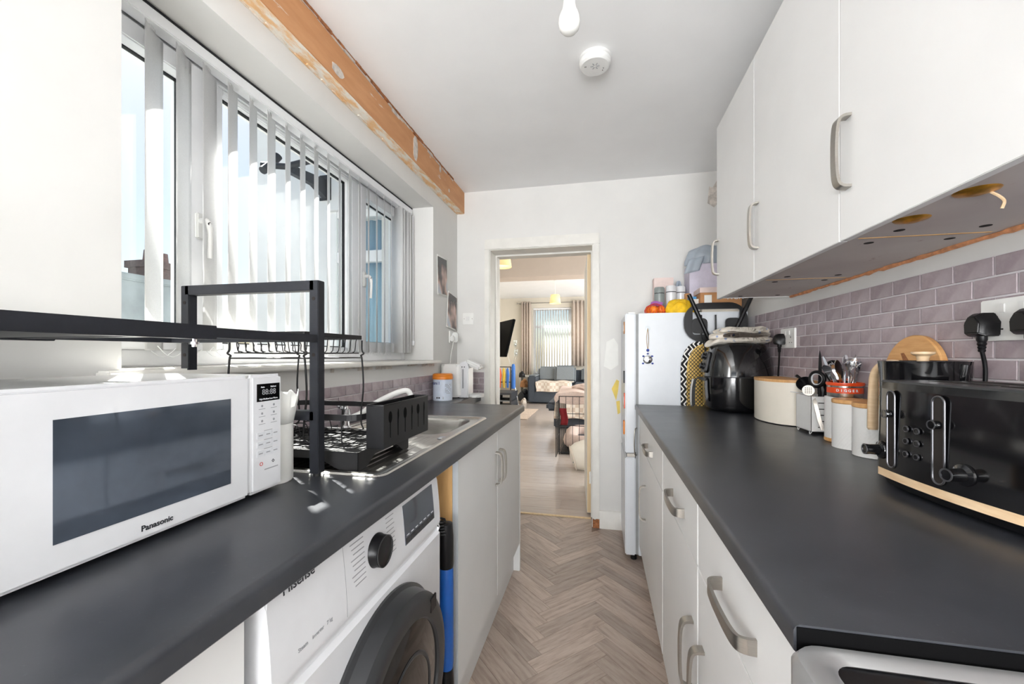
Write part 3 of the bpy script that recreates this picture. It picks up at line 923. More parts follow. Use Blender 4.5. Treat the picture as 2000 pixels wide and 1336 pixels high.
for i in range(9):
    z = .853 - i * .0095
    on_panel(.665 + .004 * (i % 3), .708, z - .0016, z, .0004, 'program_print', 'grey', wm, 1)
    on_panel(.792, .826 - .004 * (i % 2), z - .0016, z, .0004, 'program_print', 'grey', wm, 1)
on_panel(.645, .6458, .738, .868, .0003, 'drawer_seam', 'grey', wm)
kb = MB(T(wmx(.807) - .002, .75, .807) @ TOX).lathe([(.0, .0), (.033, .0), (.033, .004), (.031, .007), (.0305, .019), (.028, .0205), (.0, .0195)], 40, False).build('program_knob', 'black', wm)
MB(T(wmx(.807) + .0185, .75, .807) @ TOX).lathe([(.0285, .0), (.0308, .0), (.0308, .0012), (.0285, .0012), (.0285, .0)], 40, False).build('knob_rim', 'ring', kb)
text('brand_lettering', 'Hisense', .0215, facing((1, 0, 0), (wmx(.862) + .0012, .538, .861)) @ RX(-7), 'print', wm, bold=.0001)
text('feature_lettering', 'Steam    inverter   7 kg', .0085, facing((1, 0, 0), (wmx(.762) + .0006, .565, .762)) @ RX(-3), 'grey', wm)
# porthole door
ph = MB(T(-.432, .775, .462) @ TOX)
ph.lathe([(.236, -.001), (.236, .006), (.228, .012), (.224, .03), (.222, .04), (.214, .046), (.196, .05), (.172, .048), (.168, .042), (.168, .02)], 72, False)
pd = ph.build('porthole_door', 'ring', wm)
MB(T(-.432, .775, .462) @ TOX).lathe([(.1685, .043), (.16, .044), (.12, .05), (.06, .054), (.0, .055)], 64, False).build('porthole_glass', 'porthole', pd)
MB(T(-.432, .775, .462) @ TOX).lathe([(.102, .0518), (.106, .0535), (.108, .0535), (.111, .0515)], 56, False).build('inner_bowl_rim', 'ring', pd)
MB(T(-.432, .775, .462) @ TOX).box(-.17, -.135, .115, .15, .046, .0505, bev=.004).build('door_grip', 'black', pd)

# --- blue stick cleaner in the gap beside the machine
bs = thing('steam_mop', 'blue and black stick mop standing between washing machine and sink cabinet', 'mop', (-.47, 1.145, 0))
ax = [(-.442, 1.15, .0), (-.442, 1.142, .74)]
def along(t): return Vector(ax[0]).lerp(Vector(ax[1]), t)
MB().tube([along(.37), along(.40), along(.765), along(.775)], [.019, .021, .021, .018], 20).build('tube', 'blue', bs)
MB().tube([along(.775), along(.79), along(.90), along(.95), along(.955)], [.021, .022, .022, .019, .01], 20).build('handle_grip', 'black', bs)
MB().tube([along(.0), along(.05), along(.3), along(.37)], [.016, .02, .022, .02], 20).build('lower_body', 'black', bs)
cp = [along(.955) + Vector((.012 * math.cos(i * .9) - .012 * i / 40, -.012 + .012 * math.sin(i * .9), -.035 + i * .0012)) for i in range(40)]
MB().tube(cp, .0035, 6).build('coiled_cord', 'softblack', bs)
MB().box(-.455, -.435, 1.15, 1.185, .63, .645, bev=.004).build('cord_hook', 'black', bs)

# ================================================================== ON THE LEFT WORKTOP
# --- microwave
mw = thing('microwave', 'white microwave oven with dark door glass and touch panel', 'microwave', (-.82, .525, W))
QY0, QY1, QZ0, QZ1 = .302, .748, W + .010, 1.1605
Bx(-.985, -.672, QY0 + .003, QY1 - .003, QZ0, QZ1 - .002, bev=.006).build('housing', 'white', mw)
for x in (-.95, -.70):
    for y in (.35, .70): MB(T(x, y, W)).cyl(.014, 0, .0105, 12).build('foot', 'black', mw)
dr = Bx(-.673, -.655, QY0, .665, QZ0, QZ1, bev=.006, seg=3).build('door', 'whitegloss', mw)
MB().prism([(.374, .966), (.622, .966), (.622, 1.12), (.374, 1.12)], -.6552, -.6544, 'x').build('door_glass', 'ovenglass', dr)
text('brand_lettering', 'Panasonic', .0116, facing((1, 0, 0), (-.6548, .496, .9445)), 'print', dr, bold=.0003)
pn = Bx(-.673, -.656, .6665, QY1, QZ0, QZ1, bev=.006, seg=3).build('control_panel', 'whitegloss', mw)
Bx(-.6562, -.6555, .681, .739, 1.107, 1.142).build('display', 'blackgloss', pn)
text('clock_digits', '88:88', .016, facing((1, 0, 0), (-.6552, .711, 1.125)), 'grey', pn)
for (y, z, t_) in ((.695, 1.1355, 'Auto'), (.722, 1.1355, 'Defrost'), (.71, 1.1115, 'High Medium Low Warm')):
    text('display_print', t_, .0045, facing((1, 0, 0), (-.6552, y, z)), 'ltprint', pn)
for i, z in enumerate((1.094, 1.079, 1.064)):
    for y in (.694, .724):
        MB(T(-.6562, y, z + .004) @ TOX).cyl(.0025, 0, .0006, 10).build('key_symbol', 'grey', pn)
        Bx(-.6562, -.6557, y - .008, y + .008, z - .0025, z - .0014).build('key_print', 'grey', pn)
    Bx(-.6562, -.6557, .682, .737, z - .0052, z - .0048).build('key_line', 'lightgrey', pn)
for i, z in enumerate((1.04, 1.022, 1.004)):
    for k in range(3):
        y0 = .6815 + k * .0187
        kk = Bx(-.6562, -.6555, y0, y0 + .0178, z - .006, z + .006).build('key', 'lightgrey', pn)
        Bx(-.6555, -.6552, y0 + .004, y0 + .0138, z - .001, z + .001).build('key_print', 'grey', kk)
    Bx(-.6562, -.6557, .699, .72, z + .0074, z + .0086).build('key_print', 'grey', pn)
MB(T(-.6562, .692, .983) @ TOX).lathe([(.0028, 0), (.0038, 0), (.0038, .0007), (.0028, .0007), (.0028, 0)], 16, False).build('stop_symbol', 'red', pn)
MB(T(-.6562, .722, .983) @ TOX).lathe([(.0022, 0), (.0036, 0), (.0036, .0007), (.0022, .0007), (.0022, 0)], 4, False).build('start_symbol', 'print', pn)
Bx(-.6562, -.6557, .7, .735, .969, .971).build('model_print', 'grey', pn)

# --- kitchen paper roll
RX_, RY_, RR_ = -.713, .789, .0375
kr = thing('kitchen_roll', 'torn-ended white kitchen paper roll standing behind microwave corner', 'paper roll', (RX_, RY_, W))
MB(T(RX_, RY_, W)).lathe([(.016, .002), (RR_ - .003, .0), (RR_, .004), (RR_, .19), (RR_ - .003, .196), (.016, .196), (.016, .002)], 36, False).build('paper', 'paper', kr)
g = MB()
r2 = random.Random(3)
fl = []
for i in range(15):
    a = R(-75 + i * 9); fl.append([(RX_ + (RR_ + .0008 + .0012 * k + (.006 * k if i > 9 else 0)) * math.cos(a), RY_ + (RR_ + .0006 + .0008 * k) * math.sin(a), W + .13 + .05 * k * .5 + .014 * r2.random() * k) for k in (0, 1, 2)])
gv = [g.verts(r_) for r_ in fl]
for a, c_ in zip(gv, gv[1:]):
    for k in range(2): g.face([a[k], a[k + 1], c_[k + 1], c_[k]])
g.build('torn_sheet', 'paper', kr, solid=.0006)

# --- extendable shelf over the microwave
sh = thing('microwave_shelf', 'black steel extendable shelf frame straddling the microwave', 'shelf', (-.82, .5, W))
PXF, PXB, PW_ = -.645, -1.012, .0235
def side_frame(y):
    g = MB()
    g.box(PXF - PW_ / 2, PXF + PW_ / 2, y - PW_ / 2, y + PW_ / 2, W + .008, 1.3725, bev=.0012)
    g.box(PXB - PW_ / 2, PXB + PW_ / 2, y - PW_ / 2, y + PW_ / 2, W + .008, 1.3725, bev=.0012)
    g.box(PXB, PXF, y - PW_ / 2, y + PW_ / 2, 1.349, 1.3725, bev=.0012)
    g.box(PXB, PXF, y - PW_ / 2, y + PW_ / 2, 1.047, 1.0695, bev=.0012)
    o = g.build('side_frame', 'blackmetal', sh)
    for x in (PXF, PXB):
        MB(T(x, y, W)).cyl(.0085, 0, .0085, 12).build('foot', 'softblack', o)
        for z in (1.33, 1.20): MB(T(x, y - PW_ / 2, z) @ TONY).cyl(.0042, 0, .0008, 12).build('screw_hole', 'hole', o)
    return o
side_frame(.842); side_frame(.215)
for x, nm in ((PXF, 'front'), (PXB, 'back')):
    Bx(x - .0105, x + .0105, .53, .830, 1.229, 1.246, bev=.001).build('inner_rail', 'blackmetal', sh)
    Bx(x - .0125, x + .0125, .227, .575, 1.226, 1.249, bev=.001).build('outer_rail', 'blackmetal', sh)
Bx(PXB + .012, PXF - .012, .24, .50, 1.229, 1.246, bev=.001).build('shelf_plate', 'blackmetal', sh)
for y in (.53, .80): Bx(PXB + .01, PXF - .01, y - .01, y + .01, 1.229, 1.245).build('cross_bar', 'blackmetal', sh)
MB(T(PXF, .545, 1.213)).cyl(.0035, 0, .014, 8).cyl(.007, .004, .008, 12).build('lock_screw', 'chrome', sh)

# --- two-tier dish rack
dk = thing('dish_rack', 'black two-tier wire dish rack standing on the sink drainer', 'dish rack', (-.76, 1.03, W))
KX0, KX1, KY0, KY1 = -.955, -.575, .898, 1.165
ZD = W - .0012
g = MB()
def apron(p0, p1, n=24):
    p0, p1 = Vector(p0), Vector(p1); out = []
    for i in range(n + 1):
        t = i / n
        edge = min(t, 1 - t)
        z = ZD + (.0 if edge < .1 else .026 * sst(.1, .3, edge))
        out.append((p0.lerp(p1, t), z))
    d = (p1 - p0).normalized(); nrm = Vector((d.y, -d.x, 0)) * .002
    for (a, za), (c_, zc) in zip(out, out[1:]):
        V = g.verts([(a.x, a.y, za), (c_.x, c_.y, zc), (c_.x, c_.y, .962), (a.x, a.y, .962), (a.x + nrm.x, a.y + nrm.y, za), (c_.x + nrm.x, c_.y + nrm.y, zc), (c_.x + nrm.x, c_.y + nrm.y, .962), (a.x + nrm.x, a.y + nrm.y, .962)])
        for f in ((0, 1, 2, 3), (7, 6, 5, 4), (0, 4, 5, 1), (3, 2, 6, 7)): g.face([V[k] for k in f])
cr = .02
for p0, p1 in (((KX0, KY0, 0), (KX1, KY0, 0)), ((KX1, KY0, 0), (KX1, KY1, 0)), ((KX1, KY1, 0), (KX0, KY1, 0)), ((KX0, KY1, 0), (KX0, KY0, 0))): apron(p0, p1)
g.box(KX0 + .001, KX1 - .001, KY0 + .001, KY1 - .001, .944, .948)
g.build('drip_tray', 'softblack', dk, angle=30)
g = MB()
pl = rrect(KX0, KX1, KY0, KY1, .03, 4)
pts = [(x, y, 1.045) for x, y in pl]
n = len(pts)
for i in range(n):
    a, c_ = Vector(pts[i]), Vector(pts[(i + 1) % n])
    g.ribbon([a, c_], (0, 0, .015), ((c_ - a).normalized().cross(Vector((0, 0, 1))) * .003))
g.build('basket_rail', 'softblack', dk)
g = MB(); wr = .0016
g.tube([(x, y, .968) for x, y in rrect(KX0 + .012, KX1 - .012, KY0 + .012, KY1 - .012, .03, 4)], wr, 6, True)
for i in range(12):
    x = KX0 + .03 + i * (KX1 - KX0 - .06) / 11
    g.tube([(x, KY0 + .012, .968), (x, KY1 - .012, .968)], wr, 6)
for y in (KY0 + .07, KY0 + .13, KY1 - .07): g.tube([(KX0 + .012, y, .967), (KX1 - .012, y, .967)], wr, 6)
g.build('basket_floor', 'softblack', dk)
for x in (KX0 + .06, KX0 + .16, KX0 + .26, KX1 - .045):
    for y, s2 in ((KY0, 1), (KY1, -1)):
        MB().tube([(x, y, 1.04), (x, y + s2 * .002, .985), (x, y + s2 * .012, .968)], wr, 6).build('basket_wire', 'softblack', dk)
for y in (KY0 + .08, KY1 - .08):
    for x, s2 in ((KX0, 1), (KX1, -1)):
        MB().tube([(x, y, 1.04), (x + s2 * .002, y, .985), (x + s2 * .012, y, .968)], wr, 6).build('basket_wire', 'softblack', dk)
for i in range(7):
    y = KY0 + .03 + i * .034
    MB().tube(smooth_path([(KX0 + .09, y, .968), (KX0 + .098, y, .998), (KX0 + .115, y, 1.003), (KX0 + .132, y, .998), (KX0 + .14, y, .968)], 4), wr, 6).build('plate_divider', 'softblack', dk)
# upper tier
UX0, UX1, UY0, UY1 = -.957, -.728, .905, 1.16
up = MB()
pts = [(x, y, 1.2535) for x, y in rrect(UX0, UX1, UY0, UY1, .006, 2)]
n = len(pts)
for i in range(n):
    a, c_ = Vector(pts[i]), Vector(pts[(i + 1) % n])
    if (c_ - a).length > 1e-5: up.ribbon([a, c_], (0, 0, .012), ((c_ - a).normalized().cross(Vector((0, 0, 1))) * .003))
ub = up.build('upper_rail', 'softblack', dk)
g = MB()
g.tube([(x, y, 1.205) for x, y in rrect(UX0 + .004, UX1 - .004, UY0 + .004, UY1 - .004, .012, 3)], .0016, 6, True)
for i in range(9):
    y = UY0 + .02 + i * (UY1 - UY0 - .04) / 8
    g.tube(smooth_path([(UX0, y, 1.25), (UX0 + .006, y, 1.212), (UX0 + .016, y, 1.205)], 3), .0014, 6)
    g.tube(smooth_path([(UX1, y, 1.25), (UX1 - .008, y, 1.244), (UX1 - .012, y, 1.213), (UX1 - .022, y, 1.205)], 3), .0014, 6)
for i in range(9):
    x = UX0 + .02 + i * (UX1 - UX0 - .04) / 8
    g.tube(smooth_path([(x, UY0, 1.25), (x + .004, UY0 + .006, 1.225), (x + .012, UY0 + .018, 1.205), (x + .012, UY1 - .01, 1.205)], 3), .0014, 6)
g.build('upper_basket', 'softblack', ub)
for x, sx_ in ((UX0, 1), (UX1, -1)):
    for y, sy_ in ((UY0, 1), (UY1, -1)):
        MB().tube(smooth_path([(x, y, 1.245), (x, y, 1.214), (x + sx_ * -.006, y, 1.204), (x + sx_ * .004, y, 1.197), (x + sx_ * .0, y, 1.185), (x + sx_ * -.005, y + sy_ * .0, 1.10), (x + sx_ * .003, y, 1.02), (x + sx_ * .002, y, .985), (x + sx_ * -.012, y + sy_ * .012, .972)], 4), .0026, 8).build('upright', 'softblack', dk)
MB().tube([(x, y, 1.191) for x, y in rrect(UX0, UX1, UY0, UY1, .006, 2)], .0018, 6, True).build('upright_tie', 'softblack', dk)
# cutlery holder hung on its front
CX0, CX1, CY0, CY1, CZ0, CZ1 = -.549, -.503, .893, 1.152, .974, 1.078
cy_ = thing('cutlery_holder', 'black plastic cutlery holder with spoon-shaped cut-outs hung on dish rack', 'cutlery holder', (-.53, 1.02, CZ0))
g = MB()
t_ = .0025
g.box(CX0, CX1, CY0, CY1, CZ0, CZ0 + t_, bev=.001)
g.box(CX0, CX0 + t_, CY0, CY1, CZ0, CZ1); g.box(CX1 - t_, CX1, CY0, CY1, CZ0, CZ1)
g.box(CX0 + t_, CX1 - t_, CY0, CY0 + t_, CZ0, CZ1); g.box(CX0 + t_, CX1 - t_, CY1 - t_, CY1, CZ0, CZ1)
g.box(CX0 + t_, CX1 - t_, CY0 + .085, CY0 + .087, CZ0, CZ1 - .006); g.box(CX0 + t_, CX1 - t_, CY0 + .17, CY0 + .172, CZ0, CZ1 - .006)
g.build('box', 'black', cy_, smooth=False)
g = MB().tube([(x, y, CZ1) for x, y in rrect(CX0 + .001, CX1 - .001, CY0 + .001, CY1 - .001, .004, 2)], .0022, 6, True)
g.build('rim', 'black', cy_)
for y in (CY0 + .06, CY0 + .2): MB().ribbon([(CX0 - .001, y, CZ1 - .03), (CX0 - .001, y, 1.0565), (KX1 - .006, y, 1.0565), (KX1 - .006, y, 1.045)], (0, .014, 0), (.0012, 0, .0012)).build('hook', 'black', cy_)
def spoon(y, kind):
    zc = CZ0 + .058; out = []
    if kind == 0:
        for i in range(16):
            a = R(-80 + i * 340 / 15 - 10); out.append((y + .0085 * math.cos(a + PI / 2 + .35) * 1, zc + .012 + .0145 * math.sin(a + PI / 2 + .35)))
        out = [(y + .0016, zc)] + [(y + .0085 * math.sin(R(t)), zc + .0145 - .0145 * math.cos(R(t))) for t in range(15, 346, 22)] + [(y - .0016, zc), (y - .0012, zc - .036), (y + .0012, zc - .036)]
    else:
        out = [(y + .0016, zc - .036), (y + .0022, zc + .002), (y + .005, zc + .012), (y + .004, zc + .026), (y + .0005, zc + .031), (y - .0025, zc + .02), (y - .0022, zc - .01), (y - .001, zc - .038)]
    return out
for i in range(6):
    MB().prism(spoon(CY0 + .032 + i * .0395, i % 2), CX1 - .0006, CX1 + .0004, 'x').build('cut_out_shade', 'tv', cy_, smooth=False)  # flat near-black inlays paint the shade inside the openings

# --- formula tin
ft = thing('formula_tin', 'round pale blue formula tin with orange lid beside formula machine', 'tin', (-.958, 2.42, W))
MB(T(-.958, 2.42, W)).lathe([(.0, .0015), (.058, .0015), (.060, .0), (.061, .003), (.06, .006), (.06, .135), (.0, .135)], 40, False).build('can', 'tin', ft)
MB(T(-.958, 2.42, W)).lathe([(.0, .166), (.054, .166), (.061, .162), (.063, .154), (.0615, .150), (.0635, .146), (.0635, .132), (.059, .13)], 40, False).build('lid', 'orange', ft)
def on_can(cx, cy, r, a0, body, size, z, name, m_, parent):
    a = R(a0); n_v = (math.cos(a), math.sin(a), 0)
    return text(name, body, size, facing(n_v, (cx + n_v[0] * (r + .0006), cy + n_v[1] * (r + .0006), z)), m_, parent, bold=.0004)
va = math.degrees(math.atan2(-2.42, .958))
for i, chx in enumerate('aptamil'):
    on_can(-.958, 2.42, .06, va - 22 - (6 - i) * 11.5, chx, .027, W + .108, 'brand_letter', 'blueprint', ft)
on_can(-.958, 2.42, .06, va + 2, '2', .018, W + .018, 'stage_number', 'grey', ft)
for i in range(2):
    on_can(-.958, 2.42, .06, va - 34 + i * 13, '■', .012, W + .018, 'age_mark', 'print', ft)
g = MB()
for k in range(7):
    z = W + .045 + k * .009
    for j in range(5):
        a = R(va + 14 + j * 9); a2 = R(va + 14 + j * 9 + 7)
        p = [(-.958 + .0602 * math.cos(q), 2.42 + .0602 * math.sin(q), zz) for q, zz in ((a, z), (a2, z), (a2, z + .003), (a, z + .003))]
        if (k + j) % 4: g.face(g.verts(p))
g.build('small_print', 'grey', ft, smooth=False)

# --- formula preparation machine
fm = thing('formula_machine', 'white baby formula machine with tilted spout and water gauge', 'machine', (-.93, 2.62, W))
MB(T(-.95, 2.63, W + .006) @ RZ(0)).prism(rrect(-.075, .075, -.1, .1, .035), 0, .215, 'z', bev=.012).build('water_tank', 'white', fm)
prf = [(-.03, 0), (.036, 0), (.036, .2), (.03, .222), (.016, .234), (-.006, .234), (-.022, .224), (-.03, .2)]
MB(T(-.868, 2.60, W + .004)).prism(prf, -.055, .055, 'y', bev=.005).build('front_tower', 'whitegloss', fm)
MB(T(-.868, 2.545, W + .004)).box(-.005, .005, -.0012, .001, .06, .185, bev=.0008).build('gauge', 'grey', fm)
for x in (-.006, .01): Bx(-.868 + x - .003, -.868 + x + .003, 2.5438, 2.546, W + .2, W + .207).build('indicator', 'black', fm)
MB(T(-.835, 2.61, W + .228) @ RY(24)).box(-.03, .085, -.045, .045, -.018, .018, bev=.012, seg=3).cyl(.012, -.03, -.016, 14).build('spout_head', 'white', fm)
MB(T(-.8, 2.61, W + .004)).prism(rrect(-.04, .05, -.055, .055, .03), 0, .022, 'z', bev=.005).build('drip_tray', 'white', fm)
for x, y in ((-1.0, 2.56), (-.9, 2.56), (-1.0, 2.7), (-.9, 2.7)): MB(T(x, y, W)).cyl(.008, 0, .007, 10).build('foot', 'black', fm)

# --- photo prints on the left wall
for i, (y0, y1, z0, z1, t_, lb_) in enumerate(((2.515, 2.70, 1.60, 1.862, 2, 'upper of two overlapping photo prints on wall beside window'), (2.69, 2.885, 1.382, 1.64, -7, 'lower curled photo print on wall above white plug'))):
    po = thing('photo_print', lb_, 'photo', (XL, (y0 + y1) / 2, z0), 'photo prints on the left wall')
    cz, cyy = (z0 + z1) / 2, (y0 + y1) / 2; hw, hh = (y1 - y0) / 2, (z1 - z0) / 2
    mt = T(XL + .003 + .002 * i, cyy, cz) @ RX(t_)
    MB(mt).grid(lambda u, v: (.006 * (1 - v) ** 2 * (.3 + i * .9) * u, -hw + 2 * hw * u, -hh + 2 * hh * v), 6, 8).build('print_paper', 'paper', po, solid=.0006)
    MB(mt @ T(.0014, 0, 0)).grid(lambda u, v: (.006 * (1 - (.04 + v * .92)) ** 2 * (.3 + i * .9) * (.05 + u * .9), -hw * .9 + 1.8 * hw * u, -hh * .92 + 1.84 * hh * v), 6, 8).build('print_image', 'photo%d' % i, po)
# --- plug with hanging lead below
pg = thing('wall_adapter', 'white plug-in adapter in socket below the photo prints', 'plug', (XL, 2.80, 1.27))
Bx(XL + .001, XL + .009, 2.735, 2.82, 1.285, 1.37, bev=.002).build('socket_plate', 'socket', pg)
Bx(XL + .009, XL + .05, 2.775, 2.815, 1.29, 1.36, bev=.006).build('adapter', 'white', pg)
Bx(XL + .009, XL + .035, 2.735, 2.765, 1.295, 1.335, bev=.006).build('plug_top', 'white', pg)
MB().tube(smooth_path([(XL + .03, 2.75, 1.296), (XL + .025, 2.748, 1.26), (XL + .01, 2.745, 1.18), (XL + .01, 2.74, 1.09)], 5), .003, 6).build('lead', 'white', pg)

# ================================================================== RIGHT RUN
WY_N, WY_F = .483, 2.425
b = MB(); XF2 = .2
WB2 = W - .029
prof = [(XR - .003, WB2), (XF2 + .002, WB2), (XF2, WB2 + .002)] + [(XF2 + .008 - .008 * math.cos(R(a)), W - .008 + .008 * math.sin(R(a))) for a in range(0, 91, 18)] + [(XR - .003, W)]
b.prism(prof, WY_N, WY_F, 'y')
wr_ = b.build('worktop', 'worktop', angle=30)
Bx(XF2 + .003, XR - .004, WY_N - .0012, WY_N, WB2 + .001, W - .0025).build('end_cap', 'tv', wr_, smooth=False)
tag(wr_, 'dark slate laminate worktop carrying the toaster, canisters and air fryer', 'worktop')

FX = .222                                      # face of the right-hand doors
def base_unit(y0, y1, label, drawer_z, door_handle_y, drawer_handle_y, plain=False):
    t = thing('base_cabinet', label, 'cabinet', (.53, (y0 + y1) / 2, 0), 'white base cabinets under the right worktop')
    Bx(FX + .02, XR - .06, y0 + .001, y0 + .017, .13, WB2 - .001).build('side_panel', 'cab', t, smooth=False)
    Bx(FX + .02, XR - .06, y1 - .017, y1 - .001, .13, WB2 - .001).build('side_panel', 'cab', t, smooth=False)
    Bx(FX + .02, XR - .06, y0 + .017, y1 - .017, .13, .146).build('bottom_panel', 'cab', t, smooth=False)
    Bx(FX + .05, FX + .066, y0 + .001, y1 - .001, 0, .13).build('plinth', 'cab', t, smooth=False)
    d = Bx(FX, FX + .018, y0 + .002, y1 - .002, .125, drawer_z - .002, bev=.0012).build('door', 'cab', t)
    dhandle(d, T(FX, door_handle_y, .475) @ RZ(180), .165, .03)
    q = Bx(FX, FX + .018, y0 + .002, y1 - .002, drawer_z + .002, WB2 - .004, bev=.0012).build('drawer', 'cab', t)
    dhandle(q, T(FX, drawer_handle_y, .778) @ RZ(180) @ RX(90), .17, .03)
    return t
base_unit(.486, 1.006, 'white drawer-and-door base cabinet next to the cooker', .712, .957, .735)
base_unit(1.012, 1.538, 'white drawer-and-door base cabinet, middle one of the right run', .712, 1.062, 1.245)
base_unit(1.546, 2.415, 'wide white drawer-and-door base cabinet next to the fridge', .712, 2.09, 1.90)

# --- cooker
ck = thing('cooker', 'freestanding cooker with silver hob rim and dark glass top', 'cooker', (.5, .16, 0))
Bx(.225, .80, -.115, .468, .02, .86, bev=.004).build('housing', 'silver', ck)
g = MB()
ro = rrect(.187, .80, -.12, .4815, .03, 6); ri = rrect(.216, .77, -.085, .464, .02, 6)
lv = [(ro, .862, 0), (ro, .893, 0), ([(x * .985 + .5 * .015, y * .985 + .18 * .015) for x, y in ro], .901, 0), (ri, .901, 0), ([(x * .97 + .5 * .03, y * .97 + .18 * .03) for x, y in ri], .894, 0)]
rs = [g.verts([(x, y, z) for x, y in P_]) for P_, z, _ in lv]
for A, B in zip(rs, rs[1:]):
    for i in range(len(A)): g.face([A[i], A[(i + 1) % len(A)], B[(i + 1) % len(B)], B[i]])
g.face(rs[0][::-1])
g.build('hob_rim', 'silver', ck, angle=45)
MB().prism(rrect(.218, .768, -.083, .462, .018, 6), .889, .8965, 'z').build('glass_hob', 'blackgloss', ck)
for x, y, r_ in ((.36, .30, .085), (.62, .30, .07), (.36, .05, .07), (.62, .05, .085)):
    MB(T(x, y, .8966)).lathe([(r_ - .002, 0), (r_, 0), (r_, .0003), (r_ - .002, .0003), (r_ - .002, 0)], 40, False).build('ring_mark', 'grey', ck)
od = Bx(.2, .225, -.11, .464, .08, .74, bev=.004).build('oven_door', 'silver', ck)
Bx(.1985, .2005, -.05, .40, .2, .6).build('oven_glass', 'blackgloss', od)
MB().tube([(.2, -.06, .69), (.165, -.06, .69), (.165, .41, .69), (.2, .41, .69)], .008, 10).build('oven_handle', 'nickel', od)
for y in (-.03, .08, .18, .28, .39): MB(T(.225, y, .80) @ TONX).cyl(.018, 0, .022, 20, .015).build('knob', 'black', ck)
for y in (-.08, .43): MB(T(.3, y, 0)).cyl(.015, 0, .022, 10).build('foot', 'black', ck)

# --- wall cabinets
UX, UZ0, UZ1 = .535, 1.457, 2.254
units = [(1.70 - .58, 1.70 - .0, 0), ]
uy = [2.06, 1.592, 1.066, .56, .06]
labels = ['narrow white wall cabinet at fridge end of the row', 'white wall cabinet between the narrow end one and the brass-fitted one', 'white wall cabinet with two brass light fittings under it', 'white wall cabinet beyond the brass-fitted one, over the cooker']
for i, (y1, y0) in enumerate(zip(uy, uy[1:])):
    t = thing('wall_cabinet', labels[i], 'cabinet', (.69, (y0 + y1) / 2, UZ0), 'white wall cabinets over the right worktop')
    Bx(UX + .02, XR - .001, y0 + .0008, y1 - .0008, UZ0 + .022, UZ1).build('carcass', 'cab', t, smooth=False)
    un = Bx(UX + .021, XR - .001, y0 + .0005, y1 - .0005, UZ0 + .006, UZ0 + .022).build('underside', 'stained', t, smooth=False)
    lab(un, 'stained grey underside board')
    Bx(UX + .04, XR - .02, y0 + .0005, y0 + .006, UZ0 + .0052, UZ0 + .0062).build('joint_strip', 'chip', un, smooth=False)
    d = Bx(UX, UX + .018, y0 + .0015, y1 - .0015, UZ0, UZ1 - .002, bev=.0012).build('door', 'cab', t)
    dhandle(d, T(UX, y1 - .035 if i else y1 - .03, 1.645) @ RZ(180), .155, .028)
    for (x, y) in ((UX + .085, y0 + .05), (UX + .24, y0 + .045), (UX + .085, y1 - .05), (UX + .235, y1 - .05)):
        MB(T(x, y, UZ0 + .0053)).cyl(.0095, 0, .001, 14).build('screw_hole', 'hole', un)
    if i == 2:
        for y in (.937, .797):
            f_ = MB(T(.592, y, UZ0 - .0005)).lathe([(.0, .001), (.01, .0), (.016, .003), (.026, .0045), (.028, .0066)], 28, False).build('light_fitting', 'brass', t)
        MB().tube(smooth_path([(.612, .80, UZ0 + .004), (.624, .80, UZ0 - .004), (.632, .802, UZ0 - .012), (.632, .806, UZ0 - .022)], 4), .0022, 6).build('wire_tail', 'palewood', t)
if True:
    e = Bx(UX + .019, XR - .001, 2.0592, 2.0606, UZ0 + .004, UZ1).build('trim_7', 'cab', smooth=False); struct(e)
# orange sealant line between units and wall
g = MB(); r2 = random.Random(9); pts = []; rad = []
for i in range(90):
    pts.append((XR - .004, .1 + i * .0219, UZ0 + .004 - .003 * r2.random())); rad.append(.004 + .004 * r2.random())
sl_ = struct(g.tube(pts, rad, 6).build('trim_8', 'sealant'))

# --- sockets and plugs on the tiles
def socket_double(y0, y1, z0, z1, label):
    t = thing('wall_socket', label, 'socket', (XR, (y0 + y1) / 2, z0), 'double sockets on the right wall')
    Bx(XR - .0135, XR - .0056, y0, y1, z0, z1, bev=.002).build('face_plate', 'socket', t)
    for k in (0, 1):
        yc = y0 + (y1 - y0) * (.27 + .46 * k)
        for dy, dz, a, h_ in ((0, .012, .002, .004), (-.0105, -.012, .0032, .0015), (.0105, -.012, .0032, .0015)):
            Bx(XR - .0142, XR - .013, yc + dy - a, yc + dy + a, z0 + .036 + dz - h_, z0 + .036 + dz + h_).build('pin_slot', 'hole', t, smooth=False)
        Bx(XR - .0165, XR - .0132, yc - (.02 if k else -.006), yc - (.006 if k else -.02), z1 - .03, z1 - .01, bev=.0015).build('switch_rocker', 'white', t)
    return t
socket_double(.958, 1.104, 1.23, 1.318, 'white double socket on tiles behind the toaster')
socket_double(1.985, 2.125, 1.23, 1.318, 'white double socket on tiles above the bread bin')
